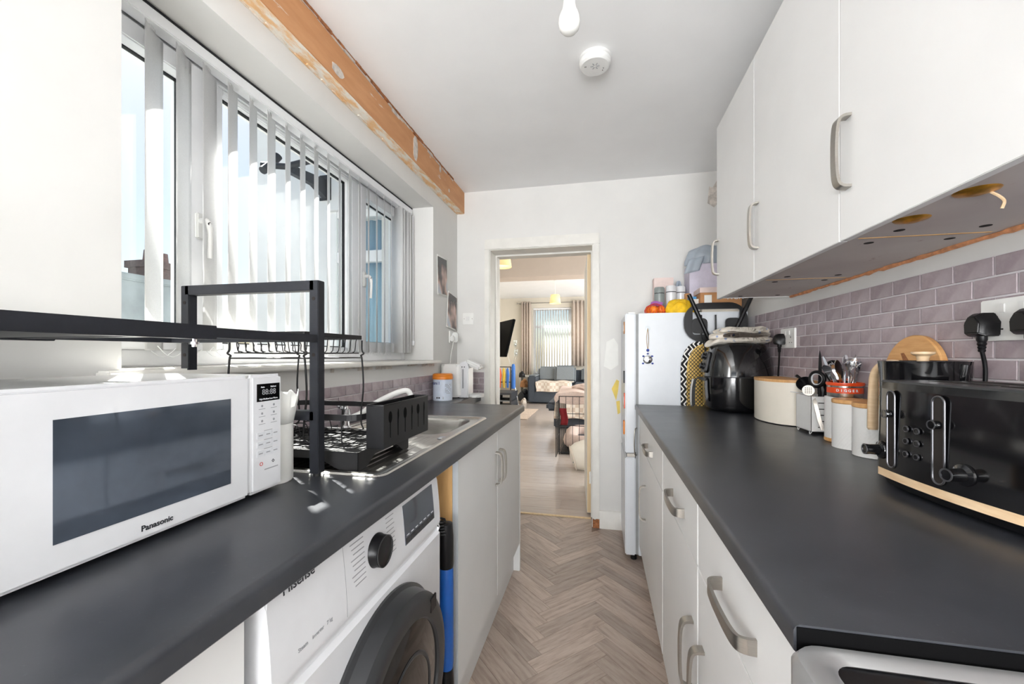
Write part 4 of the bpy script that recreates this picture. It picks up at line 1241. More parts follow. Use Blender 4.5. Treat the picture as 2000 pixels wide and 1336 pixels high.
def plug(y, z, label, cable):
    t = thing('mains_plug', label, 'plug', (XR - .014, y, z))
    body = [(-.024, -.022), (.024, -.022), (.026, .008), (.012, .028), (-.012, .028), (-.026, .008)]
    g = MB(T(XR - .0145, y, z) @ TONX @ RZ(90))
    g2 = MB()
    A = g2.verts([(XR - .0145, y + p[0], z + p[1]) for p in body]); B = g2.verts([(XR - .038, y + p[0] * 1.0, z + p[1] * 1.0) for p in body]); C = g2.verts([(XR - .05, y + p[0] * .72, z + p[1] * .72) for p in body])
    for P_, Q_ in ((A, B), (B, C)):
        for i in range(6): g2.face([P_[i], P_[(i + 1) % 6], Q_[(i + 1) % 6], Q_[i]])
    g2.face(A[::-1]); g2.face(C)
    bmesh.ops.bevel(g2.bm, geom=g2.bm.edges[:], offset=.002, segments=2, affect='EDGES')
    g2.build('plug_body', 'black', t); g.bm.free()
    cg = MB(T(XR - .03, y, z - .022))
    cg.lathe([(.0, -.034), (.0055, -.034), (.0065, -.03), (.0055, -.028), (.0072, -.024), (.006, -.021), (.008, -.017), (.0068, -.013), (.009, -.008), (.009, .003)], 14, False)
    cg.build('cord_grip', 'black', t)
    MB().tube(smooth_path([(XR - .03, y, z - .054)] + cable, 6), .0038, 8).build('flex', 'black', t)
plug(1.078, 1.262, 'black mains plug in the socket behind the toaster', [(XR - .02, 1.083, 1.17), (XR - .018, 1.086, 1.10), (XR - .018, 1.07, 1.0), (XR - .02, 1.05, W + .008)])
plug(.975, 1.262, 'black mains plug at edge of socket, nearer the cooker', [(XR - .026, .985, 1.15), (XR - .024, 1.0, 1.05), (XR - .028, 1.0, W + .01)])
plug(2.095, 1.268, 'black mains plug in the socket above the bread bin', [(XR - .022, 2.12, 1.165), (XR - .018, 2.138, 1.11), (XR - .018, 2.142, 1.0), (XR - .02, 2.142, W + .01)])

# --- toaster: long bowed four-slot toaster
to = thing('toaster', 'glossy black long toaster with wooden band, two levers and dials', 'toaster', (.69, .86, W))
TY0, TY1 = .68, 1.04
def tfx(y):
    t = (TY1 - y) / (TY1 - TY0); return .597 + .16 * (TY1 - y) - .02 * (1 - (2 * t - 1) ** 2)
def t_outline(grow=0.0, n=16):
    pts = []
    for i in range(n + 1):                      # bowed front, far end to near end
        t = i / n; y = TY1 - (TY1 - TY0) * t
        pts.append((tfx(y) - grow, y + (grow if t == 0 else -grow if t == 1 else 0)))
    pts += [(.68, TY0 - .012 - grow), (.765 + grow, TY0 - .012 - grow), (.782 + grow, TY0 + .01), (.782 + grow, TY1 - .05), (.765 + grow, TY1 - .02 + grow), (.66, TY1 + .006 + grow), (.62, TY1 + .008 + grow)]
    return pts
def t_layer(z0, z1, grow0, grow1, name, m_, bev=0):
    g = MB(); a = g.verts([(x, y, z0) for x, y in t_outline(grow0)]); c_ = g.verts([(x, y, z1) for x, y in t_outline(grow1)])
    for i in range(len(a)): g.face([a[i], a[(i + 1) % len(a)], c_[(i + 1) % len(c_)], c_[i]])
    g.face(a[::-1]); g.face(c_)
    return g.build(name, m_, to, angle=30)
t_layer(W + .008, W + .024, -.012, -.004, 'base', 'black')
t_layer(W + .024, W + .04, .001, .001, 'wooden_band', 'palewood')
hb = t_layer(W + .04, 1.128, .0, -.004, 'housing', 'blackgloss')
t_layer(1.128, 1.142, -.003, -.004, 'top_band', 'blackgloss')
t_layer(1.142, 1.146, -.002, -.005, 'top_plate', 'ring')
for x in (.675, .735):
    for y0, y1 in ((.71, .845), (.865, 1.0)): Bx(x - .014, x + .014, y0, y1, 1.1455, 1.1468).build('bread_slot', 'hole', to, smooth=False)
for x in (.665, .75):
    for y in (.74, .97): MB(T(x, y, W)).cyl(.01, 0, .009, 12).build('foot', 'black', to)
def tface(y, z, lift=0):
    dy = .001; s1 = (tfx(y + dy) - tfx(y - dy)) / (2 * dy)
    nrm = Vector((-1, s1, 0)).normalized()
    return facing(nrm, (tfx(y) - .0012 * (1 if z > 1 else .4) + .0022 * max(0, (z - W - .033) / .18) + nrm.x * lift, y + nrm.y * lift, z))
for y, lev in ((.998, 1.077), (.886, 1.073)):
    st = [(x * .0105 , yy * 1.0) for x, yy in []]
    oval = [(.0115 * math.cos(R(a)), .068 + .0115 * math.sin(R(a))) for a in range(0, 181, 15)] + [(.0115 * math.cos(R(a)), -.068 + .0115 * math.sin(R(a))) for a in range(180, 361, 15)]
    m_ = tface(y, 1.045)
    g = MB(m_).prism([(p[0] * .82, p[1] * .98) for p in oval], -.001, .0012, 'z'); sl2 = g.build('lever_slot', 'hole', to)
    MB(m_).tube([(p[0], p[1], .0012) for p in oval], .0018, 8, True).build('slot_trim', 'trimgrey', to)
    ml = tface(y, lev)
    lv_ = MB(ml).lathe([(.0, .0), (.0075, .0), (.0075, .012), (.006, .014), (.0, .014)], 24, False).build('lever', 'blackgloss', to)
    MB(ml @ T(0, 0, .0135)).lathe([(.0072, 0), (.0085, 0), (.0085, .0016), (.0072, .0016), (.0072, 0)], 24, False).build('lever_ring', 'trimgrey', lv_)
for y in (1.032, .843):
    kb = MB(tface(y, .995)).lathe([(.0, .0), (.019, .0), (.018, .003), (.0115, .006), (.0105, .022), (.0115, .03), (.0, .03)], 28, False).build('browning_dial', 'blackgloss', to)
    MB(tface(y, .995, .03)).lathe([(.0088, 0), (.0112, 0), (.0112, .0012), (.0088, .0012), (.0088, 0)], 24, False).build('dial_ring', 'trimgrey', kb)
for y in (.957, .931):
    for z in (1.053, 1.029, 1.003):
        bt = MB(tface(y, z)).lathe([(.0, .0), (.0042, .0), (.0042, .003), (.0, .003)], 16, False).build('button', 'blackgloss', to)
        MB(tface(y, z)).lathe([(.0044, 0), (.0062, 0), (.0062, .0026), (.0044, .0026), (.0044, 0)], 20, False).build('button_ring', 'trimgrey', bt)

# --- kettle with wooden handle
kx, ky = .741, 1.137
ke = thing('kettle', 'black kettle with pale wooden handle and wooden lid knob', 'kettle', (kx, ky, W))
MB(T(kx, ky, W)).lathe([(.0, .0), (.076, .0), (.079, .012), (.079, .05), (.077, .2), (.079, .262), (.08, .268), (.077, .269), (.073, .262), (.0, .262)], 48, False).build('body', 'blackgloss', ke)
MB(T(kx, ky, W + .2615)).lathe([(.0, .003), (.05, .003), (.06, .0015), (.068, -.001)], 40, False).build('lid', 'black', ke)
MB(T(kx, ky, W + .264)).lathe([(.0, .0), (.011, .0), (.0105, .01), (.0125, .016), (.021, .021), (.021, .026), (.0, .0265)], 28, False).build('lid_knob', 'palewood', ke)
hd_ = Vector((-.36, .93, 0)).normalized(); hs = Vector((-hd_.y, hd_.x, 0))
hp = [Vector((kx, ky, W)) + hd_ * a + Vector((0, 0, z)) for a, z in ((.055, .262), (.075, .262), (.095, .253), (.107, .232), (.111, .2), (.113, .15), (.114, .10), (.114, .088))]
hp = smooth_path(hp, 5)
g = MB(); rings = []
for i, p in enumerate(hp):
    a, c_ = hp[max(0, i - 1)], hp[min(len(hp) - 1, i + 1)]; tt = (c_ - a).normalized(); nn = tt.cross(hs).normalized()
    k_ = .5 + .5 * min(1, i / 10)
    if i > len(hp) - 4: k_ *= .8
    rings.append(g.verts([p + hs * (.015 * k_ * math.cos(q)) + nn * (.0085 * math.sin(q)) for q in [2 * PI * j / 12 for j in range(12)]]))
for A, B in zip(rings, rings[1:]):
    for j in range(12): g.face([A[j], A[(j + 1) % 12], B[(j + 1) % 12], B[j]])
g.face(rings[0][::-1]); g.face(rings[-1])
g.build('handle', 'palewood', ke, angle=60)
MB().tube([Vector((kx, ky, W)) - hd_ * .07 + Vector((0, 0, .2)), Vector((kx, ky, W)) - hd_ * .079 + Vector((0, 0, .262))], [.012, .01], 10).build('spout', 'blackgloss', ke)

# --- round wooden board leaning on the tiles
cbm = T(XR - .0225, 1.286, 1.146) @ RY(4) @ TONX
bo = thing('wooden_board', 'round wooden board with dark scorch mark leaning on tiles', 'board', (XR - .02, 1.286, W))
MB(cbm).cyl(.106, -.008, .008, 56, bev=.003).build('disc', 'beech', bo)
MB(cbm).box(-.228, -.10, -.02, .02, -.007, .007, bev=.003).build('handle', 'beech', bo)
MB(cbm @ T(.03, .02, .0079) @ RZ(25)).prism([(-.03, -.008), (.0, -.014), (.03, -.004), (.034, .008), (.01, .006), (-.02, .012)], 0, .0004, 'z').build('scorch_mark', 'brownedge', bo)

# --- canisters
def canister(x, y, label, lid_top=True, r=.049, hgt=.148, dimple=True):
    t = thing('canister', label, 'canister', (x, y, W), 'white storage canisters')
    z0 = .0 if lid_top else .011
    g = MB(T(x, y, W))
    def fn(u, v):
        a = 2 * PI * u; z = z0 + .001 + (hgt - .014) * v
        dm = .0007 * math.cos(u * 2 * PI * 36) * math.cos(v * PI * 22) if dimple and v < .55 else 0
        return ((r + dm) * math.cos(a), (r + dm) * math.sin(a), z)
    g.grid(fn, 144, 44 if dimple else 2)
    g.lathe([(0, z0 + .001), (r, z0 + .001)], 48, False); g.lathe([(r, z0 + hgt - .013), (0, z0 + hgt - .013)], 48, False)
    bmesh.ops.remove_doubles(g.bm, verts=g.bm.verts[:], dist=.00002)
    g.build('body', 'white', t, angle=60)
    zz = hgt - .0125 if lid_top else 0
    MB(T(x, y, W + zz)).cyl(r + .0012, 0, .0125, 48, bev=.002).build('lid', 'bamboo', t)
    return t
canister(.752, 1.432, 'dimpled white canister with bamboo lid in front of the cutlery tin')
canister(.752, 1.328, 'dimpled white canister with bamboo lid touching the kettle handle')
canister(.781, 1.536, 'white canister turned over onto its bamboo lid, cutlery tin on top', False)
# --- cutlery tin on the upturned canister
CTZ = W + .146
TX_, TYY = .782, 1.528
ct = thing('cutlery_tin', 'steel cutlery tin with orange-red rim on the upturned canister', 'tin', (TX_, TYY, CTZ))
MB(T(TX_, TYY, CTZ)).lathe([(.0, .001), (.046, .0), (.047, .003), (.047, .042), (.044, .042), (.044, .004), (.0, .004)], 40, False).build('can', 'steel', ct)
MB(T(TX_, TYY, CTZ + .038)).lathe([(.0445, .0), (.049, .0), (.0505, .005), (.0495, .01), (.0445, .01), (.0445, .0)], 40, False).build('rim', 'redorange', ct)
MB(T(TX_, TYY, CTZ + .014)).lathe([(.0474, .0), (.0476, .0), (.0476, .018), (.0474, .018)], 40, False).build('label_band', 'redorange', ct)
va2 = math.degrees(math.atan2(-TYY, -TX_))
for i, chx in enumerate('DIGGER'):
    on_can(TX_, TYY, .0477, va2 - 22 + i * 12, chx, .011, CTZ + .023, 'lettering', 'ltprint', ct)
# cutlery standing in the tin
def cutlery(kind, i, az, tilt, L=.12, base=CTZ + .008):
    r0 = .018
    bx, by = TX_ + r0 * math.cos(az), TYY + r0 * math.sin(az)
    dx, dy = math.sin(tilt) * math.cos(az), math.sin(tilt) * math.sin(az); dz = math.cos(tilt)
    p0 = Vector((bx, by, base)); d = Vector((dx, dy, dz)); side = d.cross(Vector((math.cos(az + .6), math.sin(az + .6), 0))).normalized(); nn = d.cross(side)
    prof_ = {'knife': [(0, .0035), (.45, .0042), (.5, .003), (.7, .0085), (.9, .008), (.97, .005), (1, .001)], 'spoon': [(0, .004), (.5, .0025), (.66, .003), (.74, .009), (.84, .0125), (.93, .0105), (1, .002)], 'fork': [(0, .004), (.5, .0028), (.66, .004), (.76, .010), (.9, .0105), (1, .009)]}[kind]
    g = MB(); rings = []
    for t, w_ in prof_:
        c_ = p0 + d * L * t + nn * ((.006 * math.sin(PI * max(0, (t - .66)) / .34)) if kind != 'knife' else 0)
        rings.append(g.verts([c_ + side * w_ + nn * .0008, c_ - side * w_ + nn * .0008, c_ - side * w_ - nn * .0008, c_ + side * w_ - nn * .0008]))
    for A, B in zip(rings, rings[1:]):
        for k in range(4): g.face([A[k], A[(k + 1) % 4], B[(k + 1) % 4], B[k]])
    g.face(rings[0][::-1]); g.face(rings[-1])
    o = g.build(kind if kind != 'knife' else 'table_knife', 'chrome')
    return o
r2 = random.Random(21)
nm = {'knife': 'steel table knife standing blade-up in the orange-rimmed tin', 'spoon': 'steel spoon standing bowl-up in the orange-rimmed tin', 'fork': 'steel fork standing prongs-up in the orange-rimmed tin'}
for i in range(17):
    kd = ('spoon', 'fork', 'knife', 'spoon')[i % 4]
    az = i * 2 * PI / 17 + .3; tl = R(r2.uniform(10, 30)) if math.cos(az) < .3 else R(r2.uniform(4, 12))
    tag(cutlery(kd, i, az, tl, r2.uniform(.10, .125) if kd != 'knife' else .13), nm[kd], kd, 'cutlery in the orange-rimmed tin')

# --- white slotted utensil caddy
uc = thing('utensil_caddy', 'white slotted metal utensil caddy on wire feet beside bread bin', 'caddy', (.78, 1.70, W))
ux0, ux1, uy0, uy1, uz0, uz1 = .735, .83, 1.640, 1.752, W + .01, W + .135
g = MB()
g.box(ux0, ux0 + .0015, uy0, uy1, uz0, uz1); g.box(ux1 - .0015, ux1, uy0, uy1, uz0, uz1); g.box(ux0, ux1, uy1 - .0015, uy1, uz0, uz1); g.box(ux0, ux1, uy0, uy0 + .0015, uz0, uz1)
g.box(ux0, ux1, uy0, uy1, uz0, uz0 + .0015)
g.build('box', 'white', uc, smooth=False)
for i in range(5):
    z = uz0 + .015 + i * .0215
    Bx(ux0 + .022, ux0 + .06, uy0 - .0006, uy0 + .0002, z, z + .003).build('slot', 'hole', uc, smooth=False)
for y in (uy0 + .012, uy1 - .012):
    MB().tube(smooth_path([(ux0 + .004, y - .008, uz0), (ux0 + .002, y - .003, W + .002), (ux0 + .002, y + .003, W + .002), (ux0 + .004, y + .008, uz0)], 3), .0016, 6).build('wire_foot', 'white', uc)
    MB().tube(smooth_path([(ux1 - .004, y - .008, uz0), (ux1 - .002, y - .003, W + .002), (ux1 - .002, y + .003, W + .002), (ux1 - .004, y + .008, uz0)], 3), .0016, 6).build('wire_foot', 'white', uc)
Z1 = uz1
# scissors
sc = thing('kitchen_scissors', 'black kitchen scissors with grey-lined loops, handles up in caddy', 'scissors', (.775, 1.69, W + .03))
def loop(c, rx, rz, tilt, mat_, r_, nm_, par):
    m_ = T(*c) @ RZ(-62) @ RY(tilt)
    pts = [(rx * math.cos(2 * PI * i / 28) * (1 + .12 * math.sin(2 * PI * i / 28)), 0, rz * math.sin(2 * PI * i / 28)) for i in range(28)]
    return MB(m_).tube(pts, r_, 10, True).build(nm_, mat_, par)
l1 = loop((.765, 1.665, Z1 + .06), .025, .026, 20, 'black', .0062, 'loop_handle', sc); loop((.765, 1.6645, Z1 + .06), .0205, .0215, 20, 'lightgrey', .0036, 'loop_lining', l1)
l2 = loop((.80, 1.63, Z1 + .088), .024, .036, -14, 'black', .0062, 'loop_handle', sc); loop((.80, 1.6295, Z1 + .088), .0195, .031, -14, 'lightgrey', .0036, 'loop_lining', l2)
MB().tube([(.778, 1.662, Z1 + .038), (.782, 1.66, Z1 + .015), (.779, 1.675, W + .04)], [.0075, .011, .003], 8).build('blade', 'black', sc)
MB().tube([(.796, 1.637, Z1 + .055), (.79, 1.65, Z1 + .015), (.784, 1.675, W + .04)], [.0075, .011, .003], 8).build('blade', 'black', sc)
# slim black knife / sharpener pointing up
kn = MB().prism([(-.006, -.1), (.006, -.1), (.0065, .07), (.004, .1), (.0, .118), (-.003, .1), (-.0045, .06)], -.0012, .0012, 'y')
kn.bm.transform(T(.788, 1.695, Z1 + .045) @ RZ(-55)); 
tag(kn.build('paring_knife', 'black'), 'slim black knife standing point-up in the utensil caddy', 'knife')
# black ladle leaning out to the left
ld = thing('ladle', 'black nylon ladle leaning over caddy edge towards bread bin', 'ladle', (.755, 1.74, Z1))
g = MB(T(.768, 1.757, Z1 + .036) @ RZ(55) @ RY(-62)); g.lathe([(.0, -.024), (.017, -.019), (.027, -.005), (.029, .007), (.0276, .007), (.0255, -.004), (.0155, -.0175), (.0, -.022)], 24, False)
g.build('bowl', 'black', ld)
MB().tube([(.757, 1.80, Z1 + .066), (.762, 1.775, Z1 + .055), (.778, 1.735, Z1 + .01), (.785, 1.70, W + .03)], [.006, .005, .004, .004], 8).build('handle', 'black', ld)
# garlic press / steel masher hooked over the front
gp = thing('garlic_press', 'steel garlic press with pierced head hooked over the utensil caddy', 'press', (.735, 1.66, W + .04))
hm = T(.731, 1.65, Z1 + .021) @ RZ(60) @ TONX
gh = MB(hm).lathe([(.0, -.022), (.0165, -.022), (.0185, -.014), (.0185, .003), (.0, .003)], 24, False).build('pierced_head', 'nickel', gp)
for i in range(4):
    for j in range(4):
        MB(hm @ T(-.0085 + i * .0057, -.0085 + j * .0057, .0031)).cyl(.0017, 0, .0003, 8).build('press_hole', 'hole', gh)
MB().ribbon(smooth_path([(.742, 1.648, Z1 + .004), (.745, 1.636, Z1 - .02), (.748, 1.627, Z1 - .05), (.752, 1.617, Z1 - .085), (.757, 1.606, W + .022)], 4), (.011, -.004, 0), (0, .0025, 0)).build('lever_handle', 'nickel', gp)
MB().tube([(.735, 1.80, Z1 + .003), (.745, 1.69, Z1 + .006)], .0014, 6).build('hanging_wire', 'chrome', gp)
for k in range(2):
    tag(MB().tube([(.79 + .012 * k, 1.70 - .02 * k, W + .03), (.795 + .014 * k, 1.695 - .03 * k, Z1 + .012), (.80 + .014 * k, 1.69 - .035 * k, Z1 + .05)], [.004, .007, .008], 10).build('cooking_spoon', 'black'), 'thick black cooking spoon handle sticking up behind the scissors', 'utensil', 'handles in the caddy')

# --- bread bin: D-shaped, cream, bamboo lid
bb = thing('bread_bin', 'cream D-shaped bread bin with bamboo lid below the socket', 'bread bin', (.76, 1.96, W))
def dshape(g_=0):
    pts = [(XR - .012 + g_, 1.80 - g_)]
    for i in range(25):
        t = i / 24; a = PI * t
        y = 1.962 - (.162 + g_) * math.cos(a); x = .79 - (.115 + g_) * (math.sin(a) ** .8)
        pts.append((x, y))
    pts.append((XR - .012 + g_, 2.124 + g_))
    return pts
MB().prism(dshape(), W + .004, W + .172, 'z').build('body', 'cream', bb, angle=25)
MB().prism(dshape(.001), W + .172, W + .183, 'z', bev=.002).build('lid', 'bamboo', bb)
for x, y in ((.70, 1.95), (.80, 1.85), (.80, 2.1)): MB(T(x, y, W)).cyl(.008, 0, .005, 10).build('foot', 'black', bb)

# --- air fryer
ax_, ay = .682, 2.266
af = thing('air_fryer', 'glossy black air fryer with pull-out basket handle and two dials', 'air fryer', (ax_, ay, W))
def superr(rx, ry, n=40, e=2.6):
    return [(math.copysign(abs(math.cos(2 * PI * i / n)) ** (2 / e), math.cos(2 * PI * i / n)) * rx, math.copysign(abs(math.sin(2 * PI * i / n)) ** (2 / e), math.sin(2 * PI * i / n)) * ry) for i in range(n)]
def af_body(levels, name, m_):
    g = MB(T(ax_, ay, W)); rs_ = [g.verts([(x, y, z) for x, y in superr(rx, ry)]) for rx, ry, z in levels]
    for A, B in zip(rs_, rs_[1:]):
        for i in range(40): g.face([A[i], A[(i + 1) % 40], B[(i + 1) % 40], B[i]])
    g.face(rs_[0][::-1]); g.face(rs_[-1])
    return g.build(name, m_, af, angle=35)
af_body([(.12, .12, .004), (.138, .134, .012), (.15, .142, .03), (.153, .145, .12), (.153, .145, .172)], 'lower_housing', 'blackgloss')
af_body([(.152, .144, .1725), (.153, .145, .176)], 'seam_band', 'ring')
af_body([(.153, .145, .176), (.148, .141, .23), (.135, .13, .29), (.124, .12, .322), (.114, .11, .335), (.09, .09, .339)], 'upper_housing', 'blackgloss')
for x in (-.07, .07):
    for y in (-.07, .07): MB(T(ax_ + x, ay + y, W)).cyl(.01, 0, .006, 10).build('foot', 'black', af)
pn_ = MB(T(ax_ - .146, ay, W + .25) @ RY(-79 + 0) ).prism(rrect(-.058, .05, -.045, .045, .012), -.004, .006, 'z', bev=.002).build('control_panel', 'ring', af)
for z, x in ((.275, -.146), (.225, -.156)):
    MB(T(ax_ + x, ay, W + z) @ RY(-76)).lathe([(.0, .0), (.019, .0), (.0185, .004), (.015, .006), (.0145, .018), (.0, .019)], 26, False).build('dial', 'black', pn_)
hpt = [(ax_ - .15, ay, W + .155), (ax_ - .175, ay, W + .165), (ax_ - .198, ay, W + .155), (ax_ - .207, ay, W + .11), (ax_ - .209, ay, W + .055), (ax_ - .207, ay, W + .02)]
MB().ribbon(smooth_path(hpt, 5), (0, .034, 0), (.016, 0, .010)).build('basket_handle', 'black', af)
MB().ribbon(smooth_path([(p[0] - .009, p[1], p[2] + .004) for p in hpt[2:]], 5), (0, .026, 0), (.003, 0, .002)).build('handle_trim', 'nickel', af)
MB().prism([(-.055, .0), (.055, .0), (.05, .15), (-.05, .15)], 0, .004, 'z').at() if False else None
# --- tea towel folded on the fryer
tt_ = thing('tea_towel', 'folded cream tea towel with blue pattern on top of air fryer', 'towel', (ax_, ay, W + .34))
r2 = random.Random(4)
for k, (dx, w_, h_, z) in enumerate(((0, .140, .032, .340), (.004, .134, .030, .366), (.016, .116, .026, .390))):
    g = MB(T(ax_ + dx, ay - .005 * k, W + z))
    def fn(u, v, w_=w_, h_=h_, k=k):
        a = 2 * PI * u
        x = math.copysign(abs(math.cos(a)) ** .5, math.cos(a)) * w_
        y = -.10 + .19 * v
        end = 1 - .25 * (2 * v - 1) ** 4
        x = x * end + .007 * math.sin(v * 7 + k * 2.3)
        zz = math.copysign(abs(math.sin(a)) ** .6, math.sin(a)) * h_ * .5 * end
        sag = -.012 * max(0, (-x - .09) / .05) * (2 - k)
        return (x, y + .006 * math.sin(x * 50 + k), zz + h_ * .5 + .004 * math.sin(v * 11 + x * 46 + k * 1.7) + .003 * math.sin(x * 90 + k) + sag)
    g.grid(fn, 44, 22)
    bmesh.ops.holes_fill(g.bm, edges=[e for e in g.bm.edges if e.is_boundary], sides=0)
    g.build('fold', 'towel', tt_, angle=85)

# --- ironing board in the slot between worktop and fridge
ib = thing('ironing_board', 'upright ironing board with patterned cover and gold mesh beside fridge', 'ironing board', (.62, 2.447, 0))
def arch(cx, hw, ztop, zbot, n=14):
    # nose-up board outline
    pts = [(cx + hw, zbot)]
    for i in range(n + 1):
        t = i / n; a = PI * t
        pts.append((cx + hw * math.copysign(abs(math.cos(a)) ** .6, math.cos(a)), ztop - .16 + .16 * math.sin(a)))
    pts.append((cx - hw, zbot))
    return pts
MB().prism(arch(.617, .166, 1.285, .03), 2.446, 2.462, 'y', bev=.004).build('padded_cover', 'cover', ib)
MB().prism(arch(.626, .146, 1.266, .05), 2.4435, 2.446, 'y').build('mesh_panel', 'gold', ib)
g = MB(); st_ = .019
inside = arch(.626, .145, 1.264, .5)
def inpoly(x, z):
    c_ = False; j = len(inside) - 1
    for i in range(len(inside)):
        xi, zi = inside[i]; xj, zj = inside[j]
        if ((zi > z) != (zj > z)) and (x < (xj - xi) * (z - zi) / (zj - zi) + xi): c_ = not c_
        j = i
    return c_
for i in range(-3, 18):
    for j in range(0, 62):
        x = .50 + i * st_; z = .72 + j * st_ * .55
        for dx in (st_ / 2, -st_ / 2):
            x1, z1 = x + dx, z + st_ * .275
            if (j % 2 == 0): x0_, xe = x, x1
            else: x0_, xe = x + st_ / 2, x + st_ / 2 + dx
            if inpoly(x0_, z) and inpoly(xe, z + st_ * .55): g.ribbon([(x0_, 2.4425, z), (xe, 2.4425, z + st_ * .55)], (.0042, 0, 0), (0, .0015, 0))
ms = g.build('wire_mesh', 'black', ib, smooth=False); ms['kind'] = 'stuff'
for x in (.575, .60):
    MB().tube([(x, 2.437, .02), (x, 2.437, 1.235), (x - .012 * (1 if x < .58 else -1.6), 2.435, 1.275), (x - .022 * (1 if x < .58 else -1.2), 2.432, 1.30), (x - .022 * (1 if x < .58 else -1.2), 2.432, 1.42)], .0045, 8).build('support_rod', 'black', ib)
for (a, c_) in (((.487, 2.426, 1.535), (.597, 2.432, 1.275)), ((.812, 2.426, 1.535), (.707, 2.432, 1.29))):
    MB().tube([a, c_], .0115, 12).build('leg', 'black', ib)
def ring_part(outer, inner, y0, y1, name):
    g = MB(); A = g.verts([(x, y0, z) for x, z in outer]); B = g.verts([(x, y0, z) for x, z in inner]); C = g.verts([(x, y1, z) for x, z in outer]); D = g.verts([(x, y1, z) for x, z in inner])
    n = len(outer)
    for i in range(n):
        j = (i + 1) % n
        g.face([A[i], A[j], B[j], B[i]]); g.face([C[i], D[i], D[j], C[j]]); g.face([A[i], C[i], C[j], A[j]]); g.face([B[i], B[j], D[j], D[i]])
    return g.build(name, 'black', ib, angle=40)
outer = rrect(.463, .787, 1.272, 1.487, .095, 8); inner = rrect(.508, .748, 1.312, 1.452, .012, 8)
ring_part(outer, inner, 2.430, 2.442, 'iron_rest')
for x0, x1 in ((.505, .584), (.676, .752)):
    MB().prism(rrect(x0, x1, 1.318, 1.402, .022), 2.428, 2.443, 'y', bev=.003).build('rest_pad', 'black', ib)
Bx(.50, .75, 2.432, 2.441, 1.298, 1.306, bev=.001).build('rest_bar', 'black', ib)

# ================================================================== FRIDGE AND WHAT IS ON IT
fz = 1.44
fr = thing('fridge_freezer', 'white fridge freezer standing side-on next to doorway', 'fridge', (.5, 2.69, 0))
FY0, FY1 = 2.472, 2.905
Bx(.224, .80, FY0, FY1, .035, fz, bev=.003).build('cabinet', 'fridge', fr)
Bx(.208, .2245, FY0 + .006, FY1 - .006, .04, fz - .004).build('door_seal', 'fgrey', fr, smooth=False)
fd = Bx(.149, .208, FY0 - .001, FY1, .628, fz, bev=.006, seg=3).build('fridge_door', 'fridge', fr)
fq = Bx(.149, .208, FY0 - .001, FY1, .035, .604, bev=.006, seg=3).build('freezer_door', 'fridge', fr)
MB().box(.16, .205, FY0 + .002, FY0 + .03, .606, .626).cyl(.001, 0, .001).build('hinge', 'nickel', fr)
Bx(.165, .205, FY0 - .0015, FY0 + .025, fz, fz + .008, bev=.002).build('hinge_cover', 'white', fr)
MB().tube(smooth_path([(.213, FY0 - .001, .775), (.202, FY0 - .016, .765), (.198, FY0 - .02, .70), (.202, FY0 - .016, .63), (.213, FY0 - .001, .62)], 5), .0035, 8).build('side_handle', 'nickel', fr)
for x in (.2, .76):
    for y in (FY0 + .04, FY1 - .04): MB(T(x, y, 0)).cyl(.018, 0, .036, 10).build('foot', 'black', fr)
# paper and magnets on the fridge door
for i, (y, z, h_, m_, lb_) in enumerate(((2.52, 1.36, .07, 'brownbox', 'brown magnet near the top of the fridge door'), (2.50, 1.07, .07, 'print', 'dark magnet on the fridge door below the paper'), (2.50, .93, .09, 'toyred', 'orange-red tag magnet on the fridge door'), (2.52, .77, .08, 'orange', 'small orange magnet low on the fridge door'))):
    t = thing('fridge_magnet', lb_, 'magnet', (.148, y, z), 'magnets on the fridge door')
    MB(T(.1485, y, z) @ TONX).prism(rrect(-h_ / 2, h_ / 2, -.02, .02, .006), 0, .005 + .003 * (i % 2), 'z', bev=.001).build('plate', m_, t)
    MB(T(.143, y, z) @ TONX).prism(rrect(-h_ / 4, h_ / 4, -.01, .01, .004), 0, .002, 'z').build('motif', 'ltprint', t)
def wall_paper(poly, m_, label, y=YB):
    g = MB(); c_ = (sum(p[0] for p in poly) / len(poly), sum(p[1] for p in poly) / len(poly))
    o = g.prism(poly, y - .002, y - .0012, 'y').build('paper_note', m_); tag(o, label, 'paper', 'papers on the wall beside the fridge'); return o
wall_paper([(.032, 1.12), (.05, 1.29), (.10, 1.315), (.128, 1.27), (.13, 1.13), (.08, 1.095)], 'paper', 'pale crumpled paper sheet on wall beside fridge')
wall_paper([(.085, .965), (.118, 1.03), (.135, 1.02), (.128, .95), (.115, .885)], 'yellowpaper', 'yellow paper cut-out on wall beside fridge')
wall_paper([(.115, .88), (.14, .885), (.142, .80), (.126, .79)], 'yellowpaper', 'narrow yellow paper strip below the yellow cut-out')
# turtle charm hanging on the fridge side
oc = thing('hanging_charm', 'glass and blue charm on cord hanging on fridge side', 'charm', (.274, FY0, 1.13))
MB(T(.274, FY0 - .0005, 1.352) @ TONY).lathe([(.0, .003), (.013, .002), (.016, 0)], 20, False).build('suction_hook', 'glass', oc)
MB().tube(smooth_path([(.274, FY0 - .005, 1.352), (.268, FY0 - .006, 1.30), (.271, FY0 - .006, 1.25), (.274, FY0 - .006, 1.235), (.277, FY0 - .006, 1.25), (.279, FY0 - .006, 1.30), (.274, FY0 - .005, 1.352)], 4), .0016, 6).build('cord', 'cord', oc)
MB().ball((.274, FY0 - .009, 1.226), .0085).build('bead', 'cobalt', oc)
MB().ball((.274, FY0 - .007, 1.172), .026, .006, .024).build('shell', 'chrome', oc)
for x, z in ((-.024, .02), (.024, .02), (-.026, -.022), (.026, -.022), (0, .034)): MB().ball((.274 + x, FY0 - .007, 1.172 + z), .0065, .004, .005).build('limb', 'cobalt', oc)

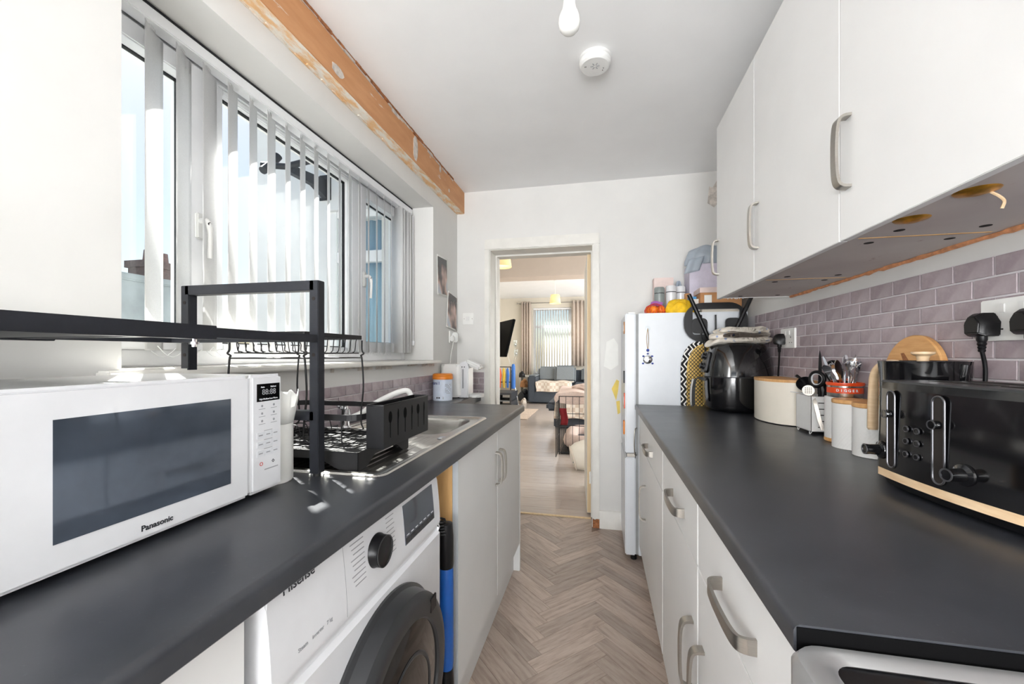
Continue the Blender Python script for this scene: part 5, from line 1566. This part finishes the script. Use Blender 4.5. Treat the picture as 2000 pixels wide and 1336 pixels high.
# --- oranges in a net, bag, bottles
ob_ = thing('orange_net', 'red and purple net bag of oranges on fridge top', 'fruit net', (.325, 2.56, fz))
pos = [(.318, 2.55, .026), (.36, 2.565, .026), (.30, 2.585, .026), (.338, 2.60, .026)]
for p in pos: tag(MB().ball((p[0], p[1], fz + p[2]), .0255, rz=.025).build('orange', 'fruit'), 'orange inside the red net bag on the fridge', 'orange', 'oranges in the net')
g = MB()
r2 = random.Random(8)
for k in range(20):
    a = 2 * PI * k / 20
    pts = [(.328 + (.058 * math.cos(a) + 0) * s1, 2.575 + .048 * math.sin(a) * s1, fz + z) for s1, z in ((1.0, .003), (1.05, .025), (.85, .048), (.45, .06), (.15, .066))]
    g.tube(pts, .0011, 4)
    pts2 = [(.328 + .058 * math.cos(a + j * .2) * s1, 2.575 + .048 * math.sin(a + j * .2) * s1, fz + z) for j, (s1, z) in enumerate(((1.0, .003), (1.05, .025), (.85, .048), (.45, .06), (.15, .066)))]
    g.tube(pts2, .0011, 4)
nt_ = g.build('net', 'net', ob_); nt_['kind'] = 'stuff'
MB().prism([(.30, fz + .058), (.36, fz + .05), (.375, fz + .07), (.33, fz + .083), (.305, fz + .076)], 2.572, 2.576, 'y').build('net_tag', 'netpurple', ob_)
yb = thing('yellow_bag', 'crumpled yellow cloth bag lying on fridge top', 'bag', (.45, 2.57, fz))
def crumple(c, rx, ry, rz, seed, amp=.12, n=28):
    r3 = random.Random(seed); ph_ = [r3.uniform(0, 6) for _ in range(8)]
    def fn(u, v):
        a = 2 * PI * u; b_ = PI * v * .5
        k = 1 + amp * (math.sin(5 * a + ph_[0] + 3 * v) + .7 * math.sin(9 * a + ph_[1] - 7 * v) + .5 * math.sin(14 * v + ph_[2] + 3 * a))
        e = math.cos(b_) ** .6
        return (c[0] + rx * e * math.cos(a) * k, c[1] + ry * e * math.sin(a) * k, c[2] + rz * math.sin(b_) ** .8 * (1 + amp * .8 * math.sin(3 * a + ph_[3])))
    return MB().grid(fn, n * 2, n)
crumple((.462, 2.565, fz + .001), .078, .055, .082, 3, .07).build('cloth', 'yellow', yb, angle=80)
MB().tube(smooth_path([(.42, 2.52, fz + .05), (.45, 2.512, fz + .07), (.49, 2.515, fz + .055)], 4), .004, 6).build('strap', 'yellow', yb)
for x, y, m_, lb_ in ((.368, 2.69, 'bottlegrey', 'grey insulated bottle with dark ring on fridge top'), (.436, 2.685, 'whitegloss', 'wider white insulated bottle with dark ring beside the grey bottle'), (.499, 2.72, 'whitegloss', 'white insulated bottle half behind the yellow bag')):
    t = thing('insulated_bottle', lb_, 'bottle', (x, y, fz), 'insulated bottles on the fridge')
    r_ = .031 if 'half' not in lb_ else .028
    hh = .185 if m_ == 'whitegloss' else .178
    MB(T(x, y, fz)).lathe([(.0, .0), (r_ - .003, .0), (r_, .004), (r_, hh * .78), (.0, hh * .78)], 28, False).build('body', m_, t)
    MB(T(x, y, fz + hh * .78)).cyl(r_ - .0015, 0, .005, 28).build('ring', 'print', t)
    MB(T(x, y, fz + hh * .78 + .005)).lathe([(.0, .0), (r_, .0), (r_, hh * .16), (r_ - .004, hh * .2), (.0, hh * .2)], 28, False).build('cap', m_, t)
def carton(name, x0, x1, y0, y1, z0, z1, m_, label, tape=True, lid=None):
    t = thing(name, label, 'box', ((x0 + x1) / 2, (y0 + y1) / 2, z0))
    zl = z1 - .03 if lid else z1
    Bx(x0, x1, y0, y1, z0, zl, bev=.0015).build('carton', m_, t)
    if lid: Bx(x0 - .003, x1 + .003, y0 - .003, y1 + .003, zl, z1, bev=.0015).build('lid', lid, t)
    if tape: Bx(x0 + .02, x0 + .06, y0 - .0045, y0 - .0035 if lid else y0, z0 + .02, zl - .015).build('label', 'paper', t)
    return t
carton('card_box', .35, .47, 2.80, 2.88, fz, 1.70, 'pinkbox', 'tall pale pink card box behind the insulated bottles', False)
carton('card_box', .585, .79, 2.555, 2.70, fz, 1.475, 'cream', 'flat cream box under the brown shoe box', False)
bbx = carton('shoe_box', .575, .795, 2.55, 2.71, 1.475, 1.59, 'brownbox', 'brown card box with pink lid on fridge top', True, 'pinkbox')
text('lettering', 'NGK', .04, facing((0, -1, 0), (.76, 2.5495, 1.53)), 'ltprint', bbx)
carton('card_box', .55, .78, 2.72, 2.88, fz, 1.765, 'lilac', 'large pale lilac box behind the brown box', False)
carton('snack_box', .522, .565, 2.60, 2.64, fz, 1.545, 'lightblue', 'small blue packet leaning by the yellow bag', True)
carton('snack_box', .515, .545, 2.67, 2.72, fz, 1.575, 'brownbox', 'small brown packet behind the blue packet', False)
pb = thing('plastic_bag', 'pale blue plastic carrier bag draped over lilac box', 'bag', (.66, 2.79, 1.766))
crumple((.672, 2.795, 1.767), .13, .075, .12, 12, .06).build('bag', 'bag', pb, angle=80)
MB().grid(lambda u, v: (.545 + .09 * u - .03 * (1 - v) , 2.712 - .004 * math.sin(u * 9), 1.70 + .09 * v + .02 * u), 10, 6).build('bag_flap', 'bag', pb, solid=.0008)
tg = thing('clear_bag', 'small clear plastic bag puffed up behind the white bottles', 'bag', (.50, 2.82, fz))
crumple((.505, 2.82, fz + .001), .03, .03, .22, 31, .1).build('film', 'bag', tg, angle=80)
gl = thing('glass_bowl', 'upturned clear blue bowl edge beside air fryer against tiles', 'bowl', (.80, 2.455, 1.3))
bpy.data.objects.remove(gl)

# ================================================================== CEILING FITTINGS
pl_ = thing('pendant_bulb', 'bare white light bulb on short white flex', 'light bulb', (-.081, 1.15, 2.10))
MB(T(-.081, 1.15, 2.095)).lathe([(.0, .0), (.01, .0012), (.02, .006), (.027, .015), (.0298, .028), (.029, .042), (.024, .058), (.0185, .066), (.0, .066)], 32, False).build('globe', 'bulb', pl_)
MB(T(-.081, 1.15, 2.16)).lathe([(.0185, .0), (.0192, .002), (.0165, .02), (.016, .048), (.0, .048)], 28, False).build('bulb_base', 'white', pl_)
MB(T(-.081, 1.15, 2.205)).lathe([(.0, .0), (.019, .0), (.019, .03), (.01, .045), (.0, .046)], 24, False).build('lamp_holder', 'white', pl_)
MB().tube([(-.081, 1.15, 2.25), (-.081, 1.15, ZC - .02)], .003, 8).build('flex', 'white', pl_)
MB(T(-.081, 1.15, ZC)).lathe([(.04, .0), (.038, -.012), (.015, -.024), (.0, -.025)], 28, False).build('ceiling_rose', 'white', pl_)
sa = thing('smoke_alarm', 'round white smoke alarm on the ceiling', 'smoke alarm', (-.016, 1.70, ZC))
MB(T(-.016, 1.70, ZC)).lathe([(.064, .0), (.064, -.01), (.061, -.012), (.061, -.016), (.0635, -.017), (.062, -.03), (.055, -.037), (.0, -.04)], 48, False).build('housing', 'white', sa)
for i in range(6):
    a = R(i * 60); MB(T(-.016 + .012 * math.cos(a), 1.69 + .012 * math.sin(a), ZC - .0402) @ RZ(i * 60)).box(-.006, .006, -.0012, .0012, -.0006, .001).build('vent', 'grey', sa)
for x, y in ((-.04, -.012), (-.036, -.012), (.03, .02), (.033, .008)): MB(T(-.016 + x, 1.70 + y, ZC - .0398)).cyl(.0016, -.0008, .001, 8).build('led', 'print', sa)

# ================================================================== LIVING ROOM BEYOND THE DOORWAY
LZ, YF = 2.78, 11.25
struct(Bx(-2.78, 2.4, YL, YF, LZ, LZ + .1).build('ceiling', 'ceiling', smooth=False))
g = MB()
lwx0, lwx1, lwz0, lwz1 = -1.80, -.74, .66, 2.50
g.box(-2.8, lwx0, YF, YF + .3, 0, LZ); g.box(lwx1, 2.5, YF, YF + .3, 0, LZ); g.box(lwx0, lwx1, YF, YF + .3, 0, lwz0); g.box(lwx0, lwx1, YF, YF + .3, lwz1, LZ)
struct(g.build('wall_lounge_back', 'lwall', smooth=False))
struct(MB().box(-2.8, -2.72, YL, YF, 0, LZ).box(-2.72, -1.93, 5.4, 7.3, 0, LZ).build('wall_lounge_left', 'lwall', smooth=False))
struct(Bx(2.3, 2.4, YL, YF, 0, LZ).build('wall_lounge_right', 'lwall', smooth=False))
struct(Bx(-2.72, 2.3, 5.95, 6.3, 2.35, LZ).build('trim_9', 'pinkbeige', smooth=False))
struct(Bx(-2.72, 2.3, YF - .02, YF, 0, .14).build('baseboard_lounge', 'trim', smooth=False))
w3 = struct(bpy.data.objects.new('window_3', None)); COL.objects.link(w3); w3.location = (-1.27, YF + .15, lwz0)
g = MB()
for x0, x1, z0, z1 in ((lwx0, lwx0 + .06, lwz0, lwz1), (lwx1 - .06, lwx1, lwz0, lwz1), (lwx0 + .06, lwx1 - .06, lwz0, lwz0 + .06), (lwx0 + .06, lwx1 - .06, lwz1 - .06, lwz1), (lwx0 + .06, lwx1 - .06, 1.95, 2.02)): g.box(x0, x1, YF + .14, YF + .2, z0, z1)
g.build('window_frame', 'upvc', w3, smooth=False)
Bx(lwx0 + .06, lwx1 - .06, YF + .165, YF + .17, lwz0 + .06, lwz1 - .06).build('pane', 'glass', w3, smooth=False)
Bx(lwx0 - .04, lwx1 + .04, YF - .08, YF + .14, lwz0 - .04, lwz0, bev=.004).build('window_board', 'trim', w3)
lb2 = thing('vertical_blind', 'grey-white vertical blind at living room window behind sofa', 'blind', (-1.27, YF + .06, lwz0))
Bx(lwx0 + .01, lwx1 - .01, YF + .03, YF + .075, lwz1 - .05, lwz1 - .005).build('headrail', 'upvc', lb2)
g0 = None
for i in range(14):
    if g0 is None:
        g0 = MB().box(-.0445, .0445, -.001, .001, -.86, .9).build('slat', 'slat'); o = g0
    else:
        o = g0.copy(); COL.objects.link(o)
    o.parent = lb2; o.location = Vector((lwx0 + .06 + i * .072, YF + .05, 1.55)) - lb2.location; o.rotation_euler = (0, 0, R(-62))
def curtain(x0, x1, z0, z1, label):
    t = thing('curtain', label, 'curtain', ((x0 + x1) / 2, YF - .12, z0), 'beige curtains of the living room')
    n = max(4, int((x1 - x0) / .09))
    def fn(u, v):
        return (x0 + (x1 - x0) * u, YF - .13 + .035 * math.cos(u * n * 2 * PI), z0 + (z1 - z0) * v)
    MB().grid(fn, n * 10, 1).build('cloth', 'curtain', t, solid=.004, angle=80)
    for k in range(n): MB(T(x0 + (x1 - x0) * (k + .25) / n, YF - .13, z1 - .04) @ TOX).lathe([(.02, -.004), (.03, -.004), (.03, .004), (.02, .004), (.02, -.004)], 14, False).build('eyelet', 'nickel', t)
    return t
curtain(-2.11, -1.83, .66, 2.66, 'beige eyelet curtain on the floor lamp side of living room window')
curtain(-.72, -.30, .9, 2.66, 'beige eyelet curtain on the door side of living room window')
pr2 = thing('curtain_pole', 'thin metal curtain pole over living room window', 'curtain pole', (-1.2, YF - .13, 2.62))
MB(T(-2.2, YF - .13, 2.62) @ TOX).cyl(.011, 0, 2.0, 12).build('rod', 'nickel', pr2)
for x in (-2.21, -.19): MB().ball((x, YF - .13, 2.62), .022).build('finial', 'nickel', pr2)
for x in (-2.15, -.25): MB().box(x - .01, x + .01, YF - .13, YF - .001, 2.605, 2.618).build('bracket', 'nickel', pr2)

# --- pendant lamps
def pendant(x, y, z0, zc, r_, label, energy):
    t = thing('pendant_lamp', label, 'lamp', (x, y, z0), 'warm pendant lamps of the living room')
    MB(T(x, y, z0)).lathe([(r_, .0), (r_ * .78, r_ * 1.55)], 36, False).build('shade', 'shade', t, solid=.003)
    MB().tube([(x, y, z0 + r_ * 1.2), (x, y, zc - .02)], .004, 8).build('flex', 'white', t)
    MB(T(x, y, zc)).lathe([(.05, .0), (.05, -.015), (.02, -.03), (.0, -.03)], 24, False).build('ceiling_rose', 'white', t)
    MB().ball((x, y, z0 + r_ * .7), .028).build('bulb', 'shade', t)
    lamp('pendant_light', 'POINT', energy, (x, y, z0 + r_ * .4), (1.0, .80, .55), shadow_soft_size=.04)
pendant(-.895, 8.55, 2.27, LZ, .118, 'lit cream drum pendant lamp hanging before living room window', 1.2)
pendant(-1.07, 4.45, 2.18, LZ, .118, 'lit cream drum pendant lamp near doorway, partly hidden by frame', 1.2)

# --- sofa
so = thing('sofa', 'charcoal corner sofa with pale grey arm and back cushions', 'sofa', (-.9, 10.5, 0))
SXa, SXb = -1.72, .45
Bx(SXa, SXb, 9.95, 11.0, .03, .36, bev=.02).build('base', 'sofa', so)
Bx(SXa, SXa + .2, 9.93, 11.0, .03, .68, bev=.03).build('armrest', 'sofa', so)
Bx(SXa + .02, SXa + .205, 9.96, 11.0, .66, .70, bev=.015).build('armrest_pad', 'sofagrey', so)
Bx(SXa + .2, SXb, 10.75, 11.05, .36, .80, bev=.04).build('backrest', 'sofa', so)
for x0, x1 in ((SXa + .2, -.62), (-.61, .42)): Bx(x0, x1, 9.97, 10.72, .36, .50, bev=.04, seg=3).build('seat_cushion', 'sofa', so)
for x0, x1 in ((SXa + .16, -.82), (-.44, .38)): 
    MB(T(0, 10.62, .5) @ RX(-12)).box(x0, x1, -.09, .10, .0, .40, bev=.06, seg=3).build('back_cushion', 'sofagrey', so)
sc2 = thing('scatter_cushion', 'square grey piped cushion standing in middle of sofa', 'cushion', (-.82, 10.45, .5))
MB(T(-.84, 10.44, .50) @ RX(-14)).box(-.27, .27, -.07, .07, .0, .44, bev=.06, seg=3).build('cover', 'sofagrey', sc2)
MB(T(-.84, 10.44, .50) @ RX(-14)).tube([(x, -.03, z) for x, z in rrect(-.262, .262, .008, .432, .05)], .006, 6, True).build('piping', 'sofagrey', sc2)
def drape(x0, x1, y0, y1, ztop, zfront, amp, seed):
    r3 = random.Random(seed); p_ = [r3.uniform(0, 6) for _ in range(4)]
    def fn(u, v):
        x = x0 + (x1 - x0) * u
        if v < .5: y, z = y1 - (y1 - y0) * v / .5, ztop
        else: y, z = y0 - .015, ztop - (ztop - zfront) * (v - .5) / .5
        return (x + amp * .4 * math.sin(v * 9 + p_[0]), y + (amp * .6 * math.sin(u * 14 + p_[1]) if v >= .5 else 0), z + amp * (.5 * math.sin(u * 11 + p_[2]) * math.sin(v * 6 + p_[3])) + .01)
    return MB().grid(fn, 40, 30)
th_ = thing('throw_blanket', 'cream checked throw over left sofa seat', 'blanket', (-1.1, 10.2, .52))
drape(SXa + .21, -.63, 9.93, 10.6, .535, .29, .03, 2).build('cloth', 'check', th_, solid=.012, angle=80)
th2 = thing('throw_blanket', 'pinkish throw heaped on the dog crate top', 'blanket', (-.3, 5.6, .70))
drape(-.52, .25, 4.98, 5.95, .735, .60, .03, 5).build('cloth', 'throwpink', th2, solid=.02, angle=80)
crumple((-.12, 5.5, .75), .22, .2, .07, 17, .08).build('fold_heap', 'throwpink', th2, angle=80)
# --- footstool
fs = thing('footstool', 'charcoal upholstered footstool in front of sofa', 'footstool', (-.35, 7.0, 0))
Bx(-.72, .3, 6.65, 7.45, .02, .29, bev=.02).build('base', 'sofa', fs)
Bx(-.84, .3, 6.60, 7.5, .29, .43, bev=.04, seg=3).build('seat_pad', 'sofa', fs)
th3 = thing('throw_blanket', 'striped cream blanket hanging over the footstool', 'blanket', (-.3, 7.0, .43))
drape(-.70, .2, 6.585, 7.45, .445, .17, .02, 9).build('cloth', 'check', th3, solid=.01, angle=80)
rc = thing('red_cloth', 'small crimson cloth hanging on the dog crate side', 'cloth', (-.42, 5.02, .35))
MB().grid(lambda u, v: (-.455 + .085 * u + .01 * math.sin(v * 5), 4.925 - .006 * math.sin(u * 8), .36 + .2 * v), 6, 6).build('fabric', 'crimson', rc, solid=.004)
# --- dog crate
dc = thing('dog_crate', 'black wire dog crate with open door beside the doorway', 'dog crate', (-.2, 5.45, 0))
cx0, cx1, cy0, cy1, cz1 = -.47, .25, 4.95, 5.95, .70
def wire(p, q, r_=.003): return MB().tube([p, q], r_, 6).build('wire', 'softblack', dc)
for x in (cx0, cx1):
    for y in (cy0, cy1): MB().tube([(x, y, 0), (x, y, cz1)], .006, 8).build('corner_post', 'softblack', dc)
for z in (.02, .35, cz1):
    for (p, q) in (((cx0, cy0), (cx1, cy0)), ((cx1, cy0), (cx1, cy1)), ((cx1, cy1), (cx0, cy1)), ((cx0, cy1), (cx0, cy0))): wire((*p, z), (*q, z), .0045)
for i in range(1, 9): wire((cx0 + (cx1 - cx0) * i / 9, cy0, .02), (cx0 + (cx1 - cx0) * i / 9, cy0, cz1))
for i in range(1, 10):
    y = cy0 + (cy1 - cy0) * i / 10; wire((cx0, y, .02), (cx0, y, cz1)); wire((cx1, y, .02), (cx1, y, cz1)); wire((cx0, y, cz1), (cx1, y, cz1))
Bx(cx0 + .01, cx1 - .01, cy0 + .01, cy1 - .01, .006, .03, bev=.004).build('floor_tray', 'softblack', dc)
dcd = MB().tube([(cx0, cy0, .05), (cx0 - .005, cy0 - .34, .05), (cx0 - .005, cy0 - .34, .66), (cx0, cy0, .66)], .0045, 6, True).build('crate_door', 'softblack', dc)
for i in range(1, 5): MB().tube([(cx0 - .002, cy0 - .34 * i / 5, .05), (cx0 - .002, cy0 - .34 * i / 5, .66)], .0028, 6).build('door_wire', 'softblack', dcd)
for z in (.25, .45): MB().tube([(cx0, cy0, z), (cx0 - .005, cy0 - .34, z)], .0028, 6).build('door_wire', 'softblack', dcd)
bd_ = thing('pet_bed', 'beige fleece pet bed inside the dog crate', 'pet bed', (-.1, 5.4, .03))
MB().tube([(x, y, .13) for x, y in rrect(cx0 + .11, cx1 - .11, cy0 + .11, cy1 - .11, .15)], .085, 12, True).build('bolster', 'throwpink', bd_)
Bx(cx0 + .12, cx1 - .12, cy0 + .12, cy1 - .12, .035, .1, bev=.02).build('pad', 'sofa', bd_)
# --- cream plastic tub tipped beside the crate
tb = thing('plastic_tub', 'scuffed cream plastic toy bin tipped on living room floor', 'bin', (-.12, 4.4, 0))
g = MB(T(-.09, 4.4, .155) @ RZ(12) @ RY(-14) @ TOX)
g.lathe([(.0, -.21), (.05, -.21), (.12, -.19), (.15, -.13), (.165, .05), (.166, .2), (.155, .2), (.15, .05), (.1, -.15), (.0, -.16)], 36, False)
g.build('shell', 'cream', tb)
MB(T(-.09, 4.4, .155) @ RZ(12) @ RY(-14) @ TOX).lathe([(.118, -.193), (.126, -.197), (.134, -.187), (.126, -.183)], 36, False).build('hoop', 'throw', tb)
for z, y in ((.02, -.12), (-.08, -.1)): MB().ball((-.18 + z, 4.27 + y * .1, .17 + z), .006).build('bolt', 'grey', tb)
# --- television on its arm
tvm = T(-1.58, 6.55, 1.46) @ RZ(-58) @ RX(-14)
tv = thing('television', 'black flat television angled out from wall in living room', 'television', (-1.7, 6.6, 1.2))
MB(tvm).box(-.52, .46, -.02, .02, -.3, .3, bev=.006).build('panel', 'tv', tv)
MB(tvm).box(-.5, .44, -.0215, -.0195, -.28, .28).build('screen', 'tv', tv)
MB().tube([(-1.92, 6.7, 1.46), (-1.75, 6.75, 1.46), (-1.6, 6.6, 1.46)], .02, 8).build('wall_arm', 'black', tv)
# --- floor lamp with glass shades
fl_ = thing('floor_lamp', 'slim chrome floor lamp with three glass shades', 'lamp', (-1.93, 9.6, 0))
bx_, by_ = -1.9, 9.65
MB(T(bx_, by_, 0)).lathe([(.0, .0), (.13, .0), (.13, .012), (.03, .03), (.0, .03)], 28, False).build('base', 'chrome', fl_)
MB().tube([(bx_, by_, .03), (bx_ - .14, by_, .78)], .011, 10).build('pole', 'chrome', fl_)
Bx(bx_ - .165, bx_ - .115, by_ - .02, by_ + .02, .77, .83, bev=.004).build('joint', 'softblack', fl_)
for (dx, z, nmx) in ((-.27, 1.32, 0), (-.05, 1.24, 1), (-.07, 1.46, 2)):
    MB().tube([(bx_ - .14, by_, .8), (bx_ + dx, by_, z - .08)], .006, 8).build('stem', 'chrome', fl_)
    s4 = MB(T(bx_ + dx, by_, z)).lathe([(.0, -.09), (.03, -.08), (.055, .0), (.055, .09), (.05, .09), (.048, .0), (.026, -.07), (.0, -.08)], 20, False).build('glass_shade', 'glass', fl_)
    MB().ball((bx_ + dx, by_, z - .01), .025, rz=.035).build('bulb', 'chrome', s4)
# --- toy rail with hanging things
tr = thing('hanging_rail', 'dark metal rail of bright hanging toys beside floor lamp', 'rail', (-2.3, 9.45, .35))
for x in (-2.62, -2.05):
    MB().tube([(x, 9.5, .36), (x, 9.5, .92)], .012, 8).build('post', 'softblack', tr)
for z in (.55, .91): MB().tube([(-2.62, 9.5, z), (-2.05, 9.5, z)], .01, 8).build('rail', 'softblack', tr)
for i, (x, m_) in enumerate(((-2.42, 'toypurple'), (-2.31, 'toyred'), (-2.21, 'toyyellow'), (-2.12, 'toyblue'))):
    tag(MB().tube([(x, 9.47, .89), (x, 9.46, .84), (x + .01, 9.46, .72), (x, 9.46, .6), (x + .005, 9.46, .42)], [.01, .03, .042, .034, .02], 10).build('soft_toy', m_), {'toypurple': 'purple', 'toyred': 'orange', 'toyyellow': 'yellow', 'toyblue': 'blue'}[m_] + ' soft toy hanging on the dark rail', 'toy')
tag(MB().tube([(-1.985, 9.5, .40), (-1.985, 9.5, .62), (-1.985, 9.5, .93), (-1.985, 9.5, .98)], [.05, .05, .045, .03], 14).build('toy_tube', 'toyblue'), 'blue toy tube standing beside the hanging rail', 'toy')
# --- low dark unit
lu = thing('low_unit', 'low dark grey television unit with open shelf', 'cabinet', (-2.25, 9.2, 0))
Bx(-2.68, -1.92, 8.95, 9.72, .30, .345, bev=.004).build('top', 'darkunit', lu)
for x in (-2.66, -2.33, -1.96): Bx(x, x + .035, 8.97, 9.7, .02, .30).build('upright', 'darkunit', lu, smooth=False)
Bx(-2.66, -1.925, 8.97, 9.7, .0, .03).build('bottom', 'darkunit', lu, smooth=False)
Bx(-2.66, -1.925, 8.98, 9.7, .15, .165).build('shelf', 'sofagrey', lu, smooth=False)
# --- toys heaped behind the lamp
for i, (x, y, z, r_, m_, lb_) in enumerate(((-1.92, 10.6, .16, .16, 'darkunit', 'dark toy car body heaped near sofa arm'), (-1.93, 10.65, .46, .11, 'brownbox', 'tan soft toy on the heap near sofa arm'), (-1.82, 10.0, .07, .07, 'throw', 'white soft toy on floor by sofa arm'), (-1.95, 10.4, .70, .08, 'softblack', 'black soft toy on top of the heap near sofa arm'))):
    t = thing('toy', lb_, 'toy', (x, y, z - r_))
    crumple((x, y, z - r_), r_, r_, r_ * 1.6, 40 + i, .08, 12).build('body', m_, t, angle=80)
    MB().ball((x + r_ * .2, y - r_ * .6, z + r_ * .55), r_ * .45).build('head', m_, t)
sb_ = thing('side_table', 'small white box table beside sofa under curtain', 'table', (-1.95, 10.9, 0))
Bx(-2.1, -1.78, 10.75, 11.1, .60, .64, bev=.004).build('top', 'trim', sb_)
Bx(-1.84, -1.79, 10.76, 11.09, 0, .60).build('side', 'trim', sb_, smooth=False); Bx(-2.09, -2.04, 10.76, 11.09, 0, .60).build('side', 'trim', sb_, smooth=False)
rg = thing('rug', 'pale beige rug on the living room floor', 'rug', (-1.9, 8.3, 0))
Bx(-2.6, -1.30, 7.45, 8.9, .0006, .012, bev=.003).build('pile', 'rug', rg)
bpy.context.view_layer.update()
